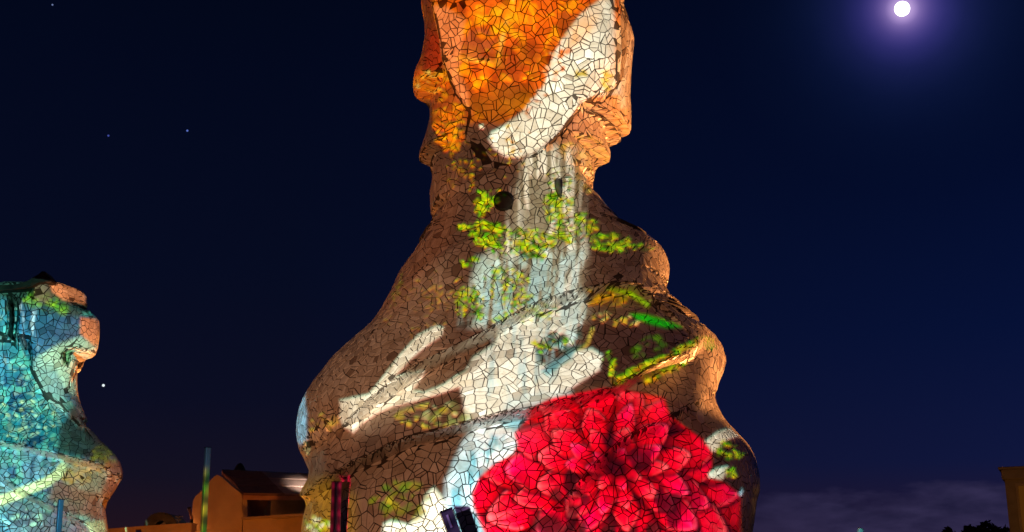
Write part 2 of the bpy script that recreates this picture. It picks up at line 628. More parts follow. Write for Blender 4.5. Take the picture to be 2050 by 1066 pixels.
def shards(T, rmin, rmax, gap, thetamax, zlo, zhi, curves, off, holes, seed, split=0.38, steps=()):
    """broken stone mosaic over the tower; returns polygons in (theta, z)"""
    rnd = random.Random(seed)
    rng = np.random.default_rng(seed)
    seeds = []
    grid = {}
    H = rmax * 1.05

    def key(p):
        return (int(math.floor(p[0] / H)), int(math.floor(p[1] / H)), int(math.floor(p[2] / H)))

    def ok(p, r):
        kx, ky, kz = key(p)
        for ax in (kx - 1, kx, kx + 1):
            for ay in (ky - 1, ky, ky + 1):
                for az in (kz - 1, kz, kz + 1):
                    for k in grid.get((ax, ay, az), ()):
                        q, rq = seeds[k][2], seeds[k][3]
                        rr = min(r, rq)
                        if (p[0] - q[0]) ** 2 + (p[1] - q[1]) ** 2 + (p[2] - q[2]) ** 2 < rr * rr:
                            return False
        return True

    def add(u, v, p, r):
        grid.setdefault(key(p), []).append(len(seeds))
        seeds.append((u, v, p, r))

    # rows of shards that follow the ridges
    for cv, offs in curves:
        pts = np.array(cv, float)
        seg = np.hypot(*(pts[1:] - pts[:-1]).T)
        cum = np.concatenate([[0], np.cumsum(seg)])
        s = 0.0
        while s < cum[-1]:
            x, y = np.interp(s, cum, pts[:, 0]), np.interp(s, cum, pts[:, 1])
            i = min(int(np.searchsorted(cum, s, side='right')) - 1, len(seg) - 1)
            tx, ty = (pts[i + 1] - pts[i]) / seg[i]
            pair = T.invert([(x + ty * o_, y - tx * o_) for o_ in offs])
            for q in pair:
                if q is None:
                    continue
                p = T.samp(T.P, np.array([q[0]]), np.array([q[1]]))[0]
                r = rmin * 0.9
                if ok(p, r * (0.75 if len(offs) == 2 else 0.3)):
                    add(q[0], q[1], tuple(p), r)
            s += off * rnd.uniform(1.5, 2.5)
    for (u0, u1, zz) in steps:
        u = u0
        while u < u1:
            for zq in zz:
                p = T.samp(T.P, np.array([u]), np.array([zq]))[0]
                if ok(p, rmin * 0.5):
                    add(u, zq, tuple(p), rmin * 0.9)
            g_ = T.samp(T.Pt, np.array([u]), np.array([zz[1]]))[0]
            u += rnd.uniform(0.06, 0.11) / max(0.2, np.linalg.norm(g_))
    # everything else by dart throwing weighted with surface area
    A = np.linalg.norm(np.cross(T.Pt, T.Pz), axis=-1)
    dth = np.gradient(T.th)
    A = A * dth[None, :]
    A[:, np.abs(T.th) > thetamax] = 0
    A[(T.z < zlo) | (T.z > zhi), :] = 0
    cdf = np.cumsum(A.ravel())
    total = cdf[-1] * T.dz
    natt = int(total / (rmin * rmin) * 2.2)
    idx = np.searchsorted(cdf, rng.random(natt) * cdf[-1])
    ii, jj = np.unravel_index(np.clip(idx, 0, A.size - 1), A.shape)
    jj = np.clip(jj, 0, len(T.th) - 2)
    U = T.th[jj] + rng.random(natt) * (T.th[jj + 1] - T.th[jj])
    Vv = np.clip(T.z[ii] + rng.random(natt) * T.dz, 0, T.z[-1] - 1e-3)
    PP = T.samp(T.P, U, Vv)
    rad = rmin + (rmax - rmin) * rng.random(natt) ** 1.6
    order = np.concatenate([np.argsort(-rad[:natt // 4]), np.arange(natt // 4, natt)])
    for k in order:
        p = tuple(PP[k])
        if ok(p, rad[k]):
            add(U[k], Vv[k], p, rad[k])
    # local metric at each seed
    su = np.array([s[0] for s in seeds])
    sv = np.array([s[1] for s in seeds])
    Pt, Pz = T.samp(T.Pt, su, sv), T.samp(T.Pz, su, sv)
    E = (Pt * Pt).sum(-1)
    G = (Pz * Pz).sum(-1)
    Fm = (Pt * Pz).sum(-1)
    cells = []
    B = 0.26 * rmax / 0.15
    reach = 2.3 * rmax
    kr = int(math.ceil(reach / H))
    for k, (u, v, p, r) in enumerate(seeds):
        l11 = math.sqrt(E[k])
        l21 = Fm[k] / l11
        l22 = math.sqrt(max(G[k] - l21 * l21, 1e-6))
        # w = L^T x ; L = [[l11,0],[l21,l22]]
        poly = [(-B, -B), (B, -B), (B, B), (-B, B)]
        kx, ky, kz = key(p)
        nb = []
        for ax in range(kx - kr, kx + kr + 1):
            for ay in range(ky - kr, ky + kr + 1):
                for az in range(kz - kr, kz + kr + 1):
                    for m in grid.get((ax, ay, az), ()):
                        if m != k:
                            q = seeds[m][2]
                            dd = (p[0] - q[0]) ** 2 + (p[1] - q[1]) ** 2 + (p[2] - q[2]) ** 2
                            if dd < reach * reach:
                                nb.append((dd, m))
        nb.sort()
        g = gap * rnd.uniform(0.7, 1.35) / 2
        far = B * 1.5
        for dd, m in nb:
            if math.sqrt(dd) > 2.4 * far:
                break
            du, dv = su[m] - u, sv[m] - v
            e, f_, gg = (E[k] + E[m]) / 2, (Fm[k] + Fm[m]) / 2, (G[k] + G[m]) / 2
            nu, nv = e * du + f_ * dv, f_ * du + gg * dv
            # n_w = L^-1 n
            w1 = nu / l11
            w2 = (nv - l21 * w1) / l22
            L = math.hypot(w1, w2)
            if L < 1e-9:
                continue
            mw1, mw2 = (l11 * du + l21 * dv) / 2, (l22 * dv) / 2
            w1, w2 = w1 / L, w2 / L
            poly = clip_poly(poly, w1, w2, w1 * mw1 + w2 * mw2 - g)
            if len(poly) < 3:
                break
            far = max(math.hypot(a, b_) for a, b_ in poly)
        if len(poly) < 3:
            continue
        parts = [poly]
        for _ in range(2):
            nxt = []
            for q in parts:
                ar = poly_area(q)
                if ar > (rmin * 1.25) ** 2 and rnd.random() < (split if _ == 0 else split * 0.5):
                    cx = sum(a for a, b_ in q) / len(q) + rnd.uniform(-.2, .2) * math.sqrt(ar)
                    cy = sum(b_ for a, b_ in q) / len(q) + rnd.uniform(-.2, .2) * math.sqrt(ar)
                    an = rnd.uniform(0, math.pi)
                    nx, ny = math.cos(an), math.sin(an)
                    c0 = nx * cx + ny * cy
                    q1, q2 = clip_poly(q, nx, ny, c0 - g), clip_poly(q, -nx, -ny, -c0 - g)
                    if len(q1) > 2 and len(q2) > 2 and min(poly_area(q1), poly_area(q2)) > 0.15 * ar:
                        nxt += [q1, q2]
                        continue
                nxt.append(q)
            parts = nxt
        for q in parts:
            # drop near-duplicate corners
            qq = []
            for a in q:
                if not qq or math.hypot(a[0] - qq[-1][0], a[1] - qq[-1][1]) > 0.006:
                    qq.append(a)
            if len(qq) > 2 and math.hypot(qq[0][0] - qq[-1][0], qq[0][1] - qq[-1][1]) < 0.006:
                qq.pop()
            if len(qq) < 3 or poly_area(qq) < 0.0003:
                continue
            # back to (theta, z):  x = L^-T w
            pts = []
            for a, b_ in qq:
                dv = b_ / l22
                du = (a - l21 * dv) / l11
                pts.append((u + du, v + dv))
            cells.append(pts)
    return cells


def build_shards(T, cells, parent, keep, seed, thick=(0.002, 0.0038), holes=(), flat=0.8, seam=()):
    rng = np.random.default_rng(seed)
    flatU = np.array([p[0] for c in cells for p in c])
    flatV = np.clip(np.array([p[1] for c in cells for p in c]), 0.0, T.z[-1] - 1e-3)
    cnt = np.array([len(c) for c in cells])
    off = np.concatenate([[0], np.cumsum(cnt)])
    P = T.samp(T.P, flatU, flatV)
    NN = T.samp(T.Nn, flatU, flatV)
    own = np.repeat(np.arange(len(cells)), cnt)
    cen = np.zeros((len(cells), 3))
    nor = np.zeros((len(cells), 3))
    np.add.at(cen, own, P)
    np.add.at(nor, own, NN)
    cen /= cnt[:, None]
    nor /= np.linalg.norm(nor, axis=1, keepdims=True) + 1e-12
    nor += rng.normal(0, 0.02, nor.shape)
    nor /= np.linalg.norm(nor, axis=1, keepdims=True)
    h = ((P - cen[own]) * nor[own]).sum(1)
    Pf = P - nor[own] * np.clip(h * flat, -0.0015, 0.0015)[:, None]
    th = rng.uniform(*thick, len(cells))
    top = Pf + nor[own] * th[own][:, None]
    bot = P - NN * 0.008
    cu = np.zeros((len(cells), 2))
    np.add.at(cu, own, np.stack([flatU, flatV], -1))
    cu /= cnt[:, None]
    mid_top = T.samp(T.P, cu[:, 0], cu[:, 1]) + nor * (th + 0.0006)[:, None]
    bx, by = project(cen)
    tone = np.clip(rng.beta(2.4, 2.0, len(cells)), 0, 1)
    tone[rng.random(len(cells)) < 0.015] = 0.0
    okc = np.ones(len(cells), bool)
    for (hx, hy, rx, ry) in holes:
        okc &= ~((((bx - hx) / rx) ** 2 + ((by - hy) / ry) ** 2 < 1) & (nor[:, 1] < 0.2))
    for pl, lo_, hi_ in seam:                                # open joint round a raised panel
        q_ = poly_sd(bx, by, pl)
        okc &= ~((q_ > lo_) & (q_ < hi_) & (nor[:, 1] < 0.3))
    # projected size, only what faces the camera inside the frame
    tx, ty = project(top)
    area = np.zeros(len(cells))
    nxt = np.arange(len(tx)) + 1
    nxt[off[1:] - 1] = off[:-1]
    np.add.at(area, own, tx * ty[nxt] - tx[nxt] * ty)
    area = np.abs(area) / 2
    view = cen - np.array([0, 0, CAM_Z])
    facing = (nor * view).sum(1) < 0
    area[~(facing & okc & (bx > 5) & (bx < 2045) & (by > 5) & (by < 1060))] = 0
    biggest = set(np.argsort(-area)[:keep].tolist())
    V, Fc, Tn = [], [], []
    for k in range(len(cells)):
        if not okc[k]:
            continue
        a, b = off[k], off[k + 1]
        n = b - a
        tp, bt = top[a:b], bot[a:b]
        if k in biggest:
            vs = np.concatenate([tp, bt, mid_top[k:k + 1]]) - cen[k]
            fs = [(i, (i + 1) % n, 2 * n) for i in range(n)] + [(i, n + i, n + (i + 1) % n, (i + 1) % n) for i in range(n)]
            me = bpy.data.meshes.new('tile')
            me.from_pydata(vs.tolist(), [], fs)
            me.materials.append(M['shard'])
            at_ = me.attributes.new('tone', 'FLOAT', 'FACE')
            at_.data.foreach_set('value', [float(tone[k])] * len(fs))
            o = bpy.data.objects.new('tile', me)
            COL.objects.link(o)
            o.location = Vector(cen[k]) - parent.location
            o.parent = parent
        else:
            s = len(V)
            V.extend(tp.tolist())
            V.extend(bt.tolist())
            V.append(mid_top[k].tolist())
            for i in range(n):
                j = (i + 1) % n
                Fc.append((s + i, s + j, s + 2 * n))
                Fc.append((s + i, s + n + i, s + n + j, s + j))
            Tn.extend([float(tone[k])] * (2 * n))
    o = mesh_obj('tile_field', V, Fc, 'shard', parent)
    at_ = o.data.attributes.new('tone', 'FLOAT', 'FACE')
    at_.data.foreach_set('value', Tn)
    o['kind'] = 'stuff'
    return len(cells)


# ------------------------------------------------------------------ ground
g = mesh_obj('ground', [(-900, -300, 0), (900, -300, 0), (900, 1500, 0), (-900, 1500, 0)], [(0, 1, 2, 3)], 'terrace')
tag(g, kind='structure')

# ------------------------------------------------------------------ the big tower
L1 = [(900, -330), (880, -200), (862, -90), (845, -30), (843, 0), (848, 26), (851.6, 66), (846, 105), (839, 132), (830, 150), (827, 171), (829, 184), (842, 195),
      (858, 199), (861, 212), (861, 237), (856, 260), (848, 290), (839, 308), (840, 322), (867, 325), (868, 340), (860, 375), (861, 412), (864, 440),
      (868, 456), (861, 467), (840, 482), (819, 505), (798, 536), (784.5, 565), (770, 600), (762, 625), (738.5, 658), (712, 681), (687, 703),
      (660.5, 729), (648, 748), (629, 772), (612, 797), (604, 815), (599, 840), (599, 862), (604, 890), (609, 910), (617, 930), (626, 945),
      (627, 955), (625, 967), (617, 982), (610, 1005), (606, 1030), (604, 1066), (600, 1150), (592, 1300), (575, 1450), (545, 1600), (540, 1700)]
R1 = [(1200, -330), (1225, -200), (1240, -90), (1252, -30), (1249, 0), (1243, 12), (1238, 32), (1238, 47), (1251.5, 52), (1265, 64), (1269.5, 79), (1264, 132),
      (1262, 184), (1264, 237), (1263, 256), (1257, 266), (1225, 271), (1204, 276), (1209, 284), (1215.6, 295), (1221.6, 312), (1219, 320), (1188, 329),
      (1188, 365), (1188, 378), (1184, 400), (1197, 430), (1215.6, 455), (1243, 478), (1279, 487), (1312, 497), (1327.5, 512), (1336, 534),
      (1335, 555), (1328, 577), (1319, 604), (1331, 623), (1355, 639), (1376, 650), (1405, 664), (1418, 669), (1436, 682), (1448, 700),
      (1453, 722), (1447, 745), (1439, 760), (1433, 783), (1433, 800), (1440, 822), (1456, 850), (1479, 874), (1499, 896), (1512, 920),
      (1519, 946), (1521, 960), (1520, 983), (1513.5, 1003), (1510.6, 1030), (1506, 1066), (1500, 1150), (1505, 1300), (1520, 1450), (1550, 1600), (1555, 1700)]
RA = [(612, 990), (655, 960), (710, 925), (767, 900), (817, 877), (880, 862), (942, 845), (1004, 830), (1064, 820), (1146, 800), (1212, 783), (1250, 764),
      (1295, 739), (1328, 724), (1370, 709), (1394, 691), (1405, 668)]
RB = [(660, 870), (690, 850), (751, 794), (799, 762), (848, 731), (904, 701), (970, 667), (1031, 631), (1080, 607), (1130, 592), (1160, 583), (1220, 571), (1268, 570),
      (1295, 583), (1316, 604)]
RC = [(772, 620), (784, 600), (807, 578), (840, 541), (880, 511), (916, 493), (949, 478), (985, 465)]
RD = [(1060, 1060), (1110, 1015), (1150, 975), (1190, 925), (1252, 872), (1330, 835), (1400, 800)]
RG = [(1110, 275), (1082, 305), (1031, 326), (961, 354), (915, 375)]
RE = [(626, 950), (629, 900), (648, 872), (687, 848), (720, 830)]
RF = [(1172, 520), (1226, 540), (1268, 562)]
PANEL = [(872, 8), (880, 50), (888, 90), (893, 130), (905, 160), (915, 185), (935, 215), (943, 226), (941, 245), (935, 275), (960, 300), (985, 330), (1031, 326), (1082, 305), (1110, 275), (1140, 238),
         (1165, 208), (1190, 193), (1222, 185), (1233, 168), (1231, 100), (1229, 20), (1222, 2), (1150, -60), (950, -60), (945, 4), (920, 13), (895, 11)]
VENT = (1008, 408, 20)
SLIT = [(1111, 362), (1119, 362), (1122, 385), (1121, 402), (1115, 394), (1111, 380)]


def relief_main(px, py):
    D = np.zeros(px.shape)
    D += ridge(px, py, RA, [0.12, 0.22, 0.26, 0.26, 0.30, 0.28, 0.02], 85, 18, 0.5, 30)
    D += ridge(px, py, RB, [0.05, 0.22, 0.34, 0.28, 0.20, 0.24, 0.26, 0.08], 75, 18, 0.5, 30)
    # the front face stands proud of the left-hand lobe
    d, s, t = polyline_field(px, py, RC)
    am = np.interp(t, [0, 0.3, 0.7, 1], [0.06, 0.16, 0.12, 0.0])
    D += np.where(s > 0, (1 - sstep(0, 10, d)) - 1.0, np.exp(-d / 90.0) - 1.0) * am * np.exp(-(d / 130.0) ** 2)
    D += ridge(px, py, RD, [0.02, 0.10, 0.12, 0.10, 0.05], 55, 30, 0.3, 30)
    D += ridge(px, py, RG, [0.04, 0.05, 0.04, 0.01], 40, 8)
    d, s, t = polyline_field(px, py, RE)
    D -= 0.12 * np.exp(-(d / 18.0) ** 2) * np.interp(t, [0, 0.2, 0.7, 1], [0.4, 1, 1, 0])
    # raised front panel of the head
    sdp = poly_sd(px, py, PANEL)
    am = np.interp(py, [-60, 120, 190, 280, 330], [0.27, 0.23, 0.09, 0.05, 0.0])
    D += sstep(-6, -1.0, sdp) * (am - 0.14 * sstep(6, 150, sdp) * (1 - sstep(170, 250, py)))
    # recess between panel and right-hand box, and the brow shade at the top left
    sl = poly_sd(px, py, [(840, -60), (945, -60), (944, 2), (930, 12), (900, 10), (876, 6), (868, 20), (840, 20)])
    D += 0.0 * sl
    # head undercut above the neck on the left
    D -= 0.10 * np.exp(-(((px - 905) / 30) ** 2 + ((py - 285) / 55) ** 2) ** 1.5)
    # openings
    # gentle unevenness of a hand-laid surface
    D += 0.012 * np.sin(px / 37.0 + 1.3 * np.sin(py / 51.0)) * np.sin(py / 43.0)
    return D


T1 = Tower(L1, R1, 12.0, 9.0, 0.013, relief_main, depth=0.95, nfront=460, cap=0.6, bsm=34)
big = empty('mosaic_tower', (0.1, 12.0, 0), 'large twisted stone mosaic tower with a red flower projected on its base', 'rooftop tower')
T1.body('tower_body', 'grout', big)
ROW2, ROW3 = (-8.5, 8.5), (3, -3, -9)
EDGE1 = [(RA, ROW2), (RB, ROW2), (RC, ROW2), (RD, ROW2), (RG, ROW2), (PANEL[:10], ROW3), (PANEL[14:23], ROW3)]
STEPS = []
for (ya, yb, left_) in ((186, 199, True), (319, 326, True), (262, 277, False), (317, 330, False)):
    qx, qy = project(T1.P)
    kk = qx.argmin(1) if left_ else qx.argmax(1)
    pyk = qy[np.arange(len(kk)), kk]
    zt, zb = T1.z[np.abs(pyk - ya).argmin()], T1.z[np.abs(pyk - yb).argmin()]
    hh = max((zt - zb) / 2, 0.02)
    zm = (zt + zb) / 2
    STEPS.append((R(-100), R(-48), (zm + 2 * hh, zm, zm - 2 * hh)) if left_ else (R(48), R(100), (zm + 2 * hh, zm, zm - 2 * hh)))
c1 = shards(T1, 0.054, 0.122, 0.0082, R(126), 1.2, 8.9, EDGE1, 8.5, (), 11, 0.66, STEPS)
n1 = build_shards(T1, c1, big, 300, 21, holes=((VENT[0], VENT[1], 11, 11),), seam=((PANEL, -5.5, -0.8),))
# round vent: a short dark pipe standing a little proud of the shards; beside it a black plate for the slot's dark


def wall_frame(x, y):
    u = T1.invert([(x, y)])[0]
    a = (np.array([u[0]]), np.array([u[1]]))
    p, n = T1.samp(T1.P, *a)[0], T1.samp(T1.Nn, *a)[0]
    n = Vector(n)
    n.z *= 0.3
    return at(x, y, p[1]), n.normalized()


c0, nv = wall_frame(VENT[0], VENT[1])
rv = VENT[2] * c0.y / F
bm = bmesh.new()
bm_tube(bm, c0 - nv * 0.2, c0 + nv * 0.085, rv, rv, 32, caps=False)
bm_tube(bm, c0 + nv * 0.085, c0 + nv * 0.0851, rv, rv * 0.93, 32, caps=False)
bm_tube(bm, c0 + nv * 0.085, c0 + nv * 0.03, rv * 0.93, rv * 0.90, 32, caps=False)
bm_tube(bm, c0 + nv * 0.030, c0 + nv * 0.029, rv * 0.905, rv * 0.905, 32, caps=True)  # near-black disc stands in for the dark inside the vent
bm_obj('vent_pipe', bm, 'vent', big)
c0, nv = wall_frame(1116, 382)
bm = bmesh.new()
bm_prism(bm, [at(x, y, c0.y) + nv * 0.05 for x, y in SLIT], -nv * 0.3)
bm_obj('slot_dark_plate', bm, 'vent', big)
print('main shards', n1)

# ------------------------------------------------------------------ the small tower at the left
R2 = [(90, 530), (94, 556), (102, 566), (130, 572), (141, 577), (155, 588), (168, 598), (170, 606), (166, 628), (158, 634), (163, 641), (184, 641), (193, 650), (192, 680), (190, 705), (186, 716), (162, 720),
      (155, 727), (153, 790), (156, 805), (164, 825), (171, 845), (170, 858), (180, 872), (205, 893), (225, 910), (238, 928), (242, 948), (240, 965), (228, 985),
      (215, 1003), (210, 1012), (209, 1030), (212, 1050), (213, 1066), (214, 1120), (222, 1200), (235, 1350)]
L2 = [(-20, 530), (-25, 556), (-40, 575), (-75, 600), (-80, 660), (-75, 690), (-60, 720), (-68, 790), (-75, 850), (-120, 910), (-150, 960), (-130, 1020), (-125, 1066), (-130, 1200), (-150, 1350)]
R2A = [(-40, 880), (0, 884), (40, 889), (80, 900), (130, 911), (170, 921), (205, 932), (225, 950)]
R2B = [(-30, 930), (0, 950), (51, 986), (113, 1017), (169, 1048), (200, 1075)]
R2C = [(66, 720), (75, 760), (95, 790), (130, 815), (160, 850)]
P2 = [(68, 550), (68, 600), (42, 604), (38, 640), (34, 675), (62, 690), (66, 740), (92, 790), (125, 800), (140, 760), (150, 725), (196, 722), (200, 640), (178, 560), (100, 555)]
S2 = [(17, 596), (38, 600), (37, 640), (32, 682), (17, 676), (21, 640)]


def relief_small(px, py):
    D = np.zeros(px.shape)
    D += ridge(px, py, R2A, [0.1, 0.2, 0.24, 0.26, 0.2], 45, 14, 0.5, 16)
    D += ridge(px, py, R2B, [0.1, 0.18, 0.2, 0.16], 40, 12, 0.5, 16)
    D += ridge(px, py, R2C, [0.05, 0.1, 0.12, 0.1], 30, 10)
    s = poly_sd(px, py, P2)
    D += sstep(-4.5, -0.8, s) * np.interp(py, [560, 720, 790], [0.30, 0.24, 0.0])
    D -= 0.5 * sstep(-1.5, 1.5, poly_sd(px, py, S2))
    D -= 0.2 * sstep(-2, 3, poly_sd(px, py, [(128, 704), (145, 702), (138, 712), (136, 728), (128, 730), (124, 716)]))
    D += 0.015 * np.sin(px / 21.0 + 1.3 * np.sin(py / 31.0)) * np.sin(py / 23.0)
    return D


T2 = Tower(L2, R2, 21.2, 6.50, 0.018, relief_small, depth=0.95, nfront=300, cap=0.12, bsm=22, yaw=math.atan2(7.75, 20.0), wexp=9.0)
small = empty('mosaic_tower', (-7.9, 20.0, 0), 'smaller mosaic tower lit in teal and blue at the left edge', 'rooftop tower')
T2.body('tower_body', 'grout', small)
c2 = shards(T2, 0.066, 0.135, 0.011, R(115), 1.4, 6.49, [(R2A, (-6, 6)), (R2B, (-6, 6)), (P2[1:8], (3, -3, -8))], 6.0, (), 12, 0.55)
n2 = build_shards(T2, c2, small, 300, 22, seam=((P2[1:], -4.5, -0.8),))
# curled mortar rim on the head
prof = [(-30, 574), (0, 571), (30, 570), (56, 565), (70, 556), (78, 547), (87, 541), (91, 546), (104, 561), (98, 567), (80, 563), (66, 572), (30, 579), (0, 581), (-30, 583)]
bm = bmesh.new()
bm_prism(bm, [at(x, y, 18.55) for x, y in prof], (-0.06, 0.5, 0.04))
bmesh.ops.bevel(bm, geom=bm.edges[:], offset=0.02, segments=2, affect='EDGES')
bm_obj('roof_rim', bm, 'rim', small)
print('small shards', n2)

# ------------------------------------------------------------------ house on the left
Yh = 22.0
house = empty('gabled_house', (at(440, 1066, Yh)[0], Yh, 0), 'orange lit house with a gable wall and dark sloping tile roof', 'house')


def wallpoly(name, px, Y, th, mat, parent):
    pts = [at(x, y, Y) for x, y in px]
    bm = bmesh.new()
    bm_prism(bm, pts, (0, th, 0))
    return bm_obj(name, bm, mat, parent)


def drop(x, y, Y):
    """photo pixel whose point lies on the ground straight below"""
    p = at(x, y, Y)
    p.z = 0.0
    return p


def wall_to_ground(name, px, Y, th, mat, parent):
    pts = [at(x, y, Y) for x, y in px]
    a, b = pts[0].copy(), pts[-1].copy()
    a.z = b.z = 0
    bm = bmesh.new()
    bm_prism(bm, [a] + pts + [b], (0, th, 0))
    return bm_obj(name, bm, mat, parent)


wall_to_ground('gable_wall', [(386, 1004), (391, 994), (402, 984), (412, 976), (421, 962), (428, 955), (435, 951), (442, 954), (462, 972), (484, 990), (485, 1040)], Yh, 0.4, 'stucco', house)
wall_to_ground('low_wall', [(487, 1040), (560, 1034), (680, 1027)], Yh - 0.25, 0.3, 'stucco', house)
wallpoly('ledge', [(483, 1041), (540, 1037), (540, 1032.5), (483, 1036)], Yh - 0.33, 0.5, 'stucco_old', house)
wallpoly('ledge', [(540, 1036.5), (680, 1028), (680, 1024), (540, 1032)], Yh - 0.75, 0.9, 'stucco_old', house)
wall_to_ground('dormer_wall', [(494, 1001), (536, 1002)], Yh + 0.25, 0.3, 'stucco_old', house)
wall_to_ground('recessed_wall', [(530, 1001), (690, 1001)], Yh + 1.3, 0.3, 'stucco_old', house)
wallpoly('corner_pier', [(485, 992), (494, 998), (495, 1006), (496, 1042), (485, 1042)], Yh - 0.02, 0.6, 'stucco', house)
# roof slab and barrel tiles
e0, e1 = at(487, 1001, Yh - 0.15), at(690, 1003, Yh - 0.15)
r0, r1 = at(437, 948, Yh + 0.05), at(640, 960, Yh + 2.2)
r0 = Vector((at(444, 951, Yh + 2.2)[0], Yh + 2.2, at(444, 951, Yh + 2.2)[2]))
nrm_ = (e1 - e0).cross(r0 - e0).normalized()
bm = bmesh.new()
bm_prism(bm, [e0, e1, r1, r0], nrm_ * 0.08)
bm_obj('roof', bm, 'clay', house)
roofo = [o for o in house.children if o.name.startswith('roof')][0]
n_up = nrm_ if nrm_.z > 0 else -nrm_
NT = 34
for k in range(NT):
    f = (k + 0.5) / NT
    a, b = e0.lerp(e1, f), r0.lerp(r1, f)
    wdt = (e1 - e0).length / NT * 0.5
    bm = bmesh.new()
    ax = (b - a).normalized()
    sx = ax.cross(n_up).normalized()
    rows = 3
    for rr in range(rows):
        p0, p1 = a.lerp(b, rr / rows) + n_up * (0.085 + 0.012), a.lerp(b, (rr + 1.06) / rows) + n_up * 0.085
        ring0, ring1 = [], []
        for i in range(7):
            an = math.pi * i / 6
            o_ = sx * math.cos(an) * wdt * 0.92 + n_up * math.sin(an) * wdt * 0.75
            ring0.append(bm.verts.new(p0 + o_ * 1.06))
            ring1.append(bm.verts.new(p1 + o_ * 0.92))
        for i in range(6):
            bm.faces.new((ring0[i], ring0[i + 1], ring1[i + 1], ring1[i]))
        bm.faces.new(ring0)
    bm_obj('roof_tile', bm, 'clay_lit' if f > 0.42 and f < 0.78 else 'clay', house)  # lit stretch of the roof put into a paler tile colour
# the chimney with a rounded cowl behind the ridge
ch = empty('chimney', at(480, 990, Yh + 2.6), 'short round chimney with a dark domed cowl behind the house roof ridge', 'chimney')
cb = at(480, 965, Yh + 2.6)
s_ = Yh / F
bm = bmesh.new()
bm_lathe(bm, (cb.x, cb.y, cb.z - 0.3), [(9 * s_, 0), (9 * s_, 0.3), (8 * s_, 0.42)], 16)
bm_obj('stack', bm, 'clay', ch)
bm = bmesh.new()
ct = at(480, 945, Yh + 2.6)
bm_lathe(bm, ct, [(7 * s_, -0.06), (13 * s_, -0.02), (13 * s_, 0.03), (10 * s_, 0.10), (6 * s_, 0.15), (2 * s_, 0.17)], 18)
bm_obj('cowl', bm, 'dark', ch, True)

# parapet wall running left of the house
pw = wall_to_ground('parapet_wall', [(150, 1066), (215, 1059), (290, 1053), (384, 1047)], Yh - 0.6, 0.35, 'stucco', None)
tag(pw, 'low orange lit parapet wall left of the gabled house', 'wall')
# dark arched roof vent
av = empty('arched_dormer', at(322, 1060, Yh + 2), 'dark arched dormer silhouette above the low orange wall', 'dormer')
outer = [(288 + 34 - 34 * math.cos(math.pi * i / 14), 1056 - 30 * math.sin(math.pi * i / 14)) for i in range(15)]
inner = [(322 + 12 * math.cos(math.pi * i / 10), 1056 - 13 * math.sin(math.pi * i / 10)) for i in range(11)]
bm = bmesh.new()
bm_prism(bm, [at(x, y, Yh + 2) for x, y in outer + inner], (0, 0.8, 0))
bm_obj('arch', bm, 'dark', av)
wall_to_ground('dormer_base', [(284, 1056.5), (360, 1056.5)], Yh + 2, 0.8, 'dark', av)
wallpoly('pane', [(311, 1056), (333, 1056), (333, 1045), (322, 1042), (311, 1045)], Yh + 2.3, 0.05, 'lens', av)
# roof aerial
ae = empty('roof_aerial', drop(359, 1050, Yh + 1), 'thin roof aerial standing left of the house gable', 'aerial')
bm = bmesh.new()
a0, a1 = drop(359, 1050, Yh + 1), at(359, 1031, Yh + 1)
bm_tube(bm, a0, a1, 0.014, 0.010, 8)
bm_obj('mast', bm, 'dark', ae)
bm = bmesh.new()
bm_tube(bm, a1 + Vector((-0.07, 0, -0.03)), a1 + Vector((0.07, 0, -0.03)), 0.008, 0.008, 6)
bm_tube(bm, a1 + Vector((-0.05, 0, -0.09)), a1 + Vector((0.05, 0, -0.09)), 0.008, 0.008, 6)
bm_obj('crossbar', bm, 'dark', ae)
# leaning flue on the gable edge
fl = empty('wall_flue', drop(383, 1050, Yh - 0.15), 'small leaning flue on the left edge of the house gable', 'flue')
bm = bmesh.new()
bm_tube(bm, at(384, 1040, Yh - 0.15), at(379, 1019, Yh - 0.15), 0.026, 0.022, 12)
bm_obj('pipe', bm, 'clay', fl, True)
bm = bmesh.new()
bm_tube(bm, at(379.2, 1020, Yh - 0.15), at(378.4, 1016, Yh - 0.15), 0.034, 0.03, 12)
bm_obj('cap', bm, 'dark', fl, True)
bm = bmesh.new()
b0 = drop(384, 1040, Yh - 0.15)
bm_tube(bm, b0, at(384, 1040, Yh - 0.15), 0.026, 0.026, 12)
bm_obj('downpipe', bm, 'dark', fl, True)

# ------------------------------------------------------------------ slim posts
POSTS = {}


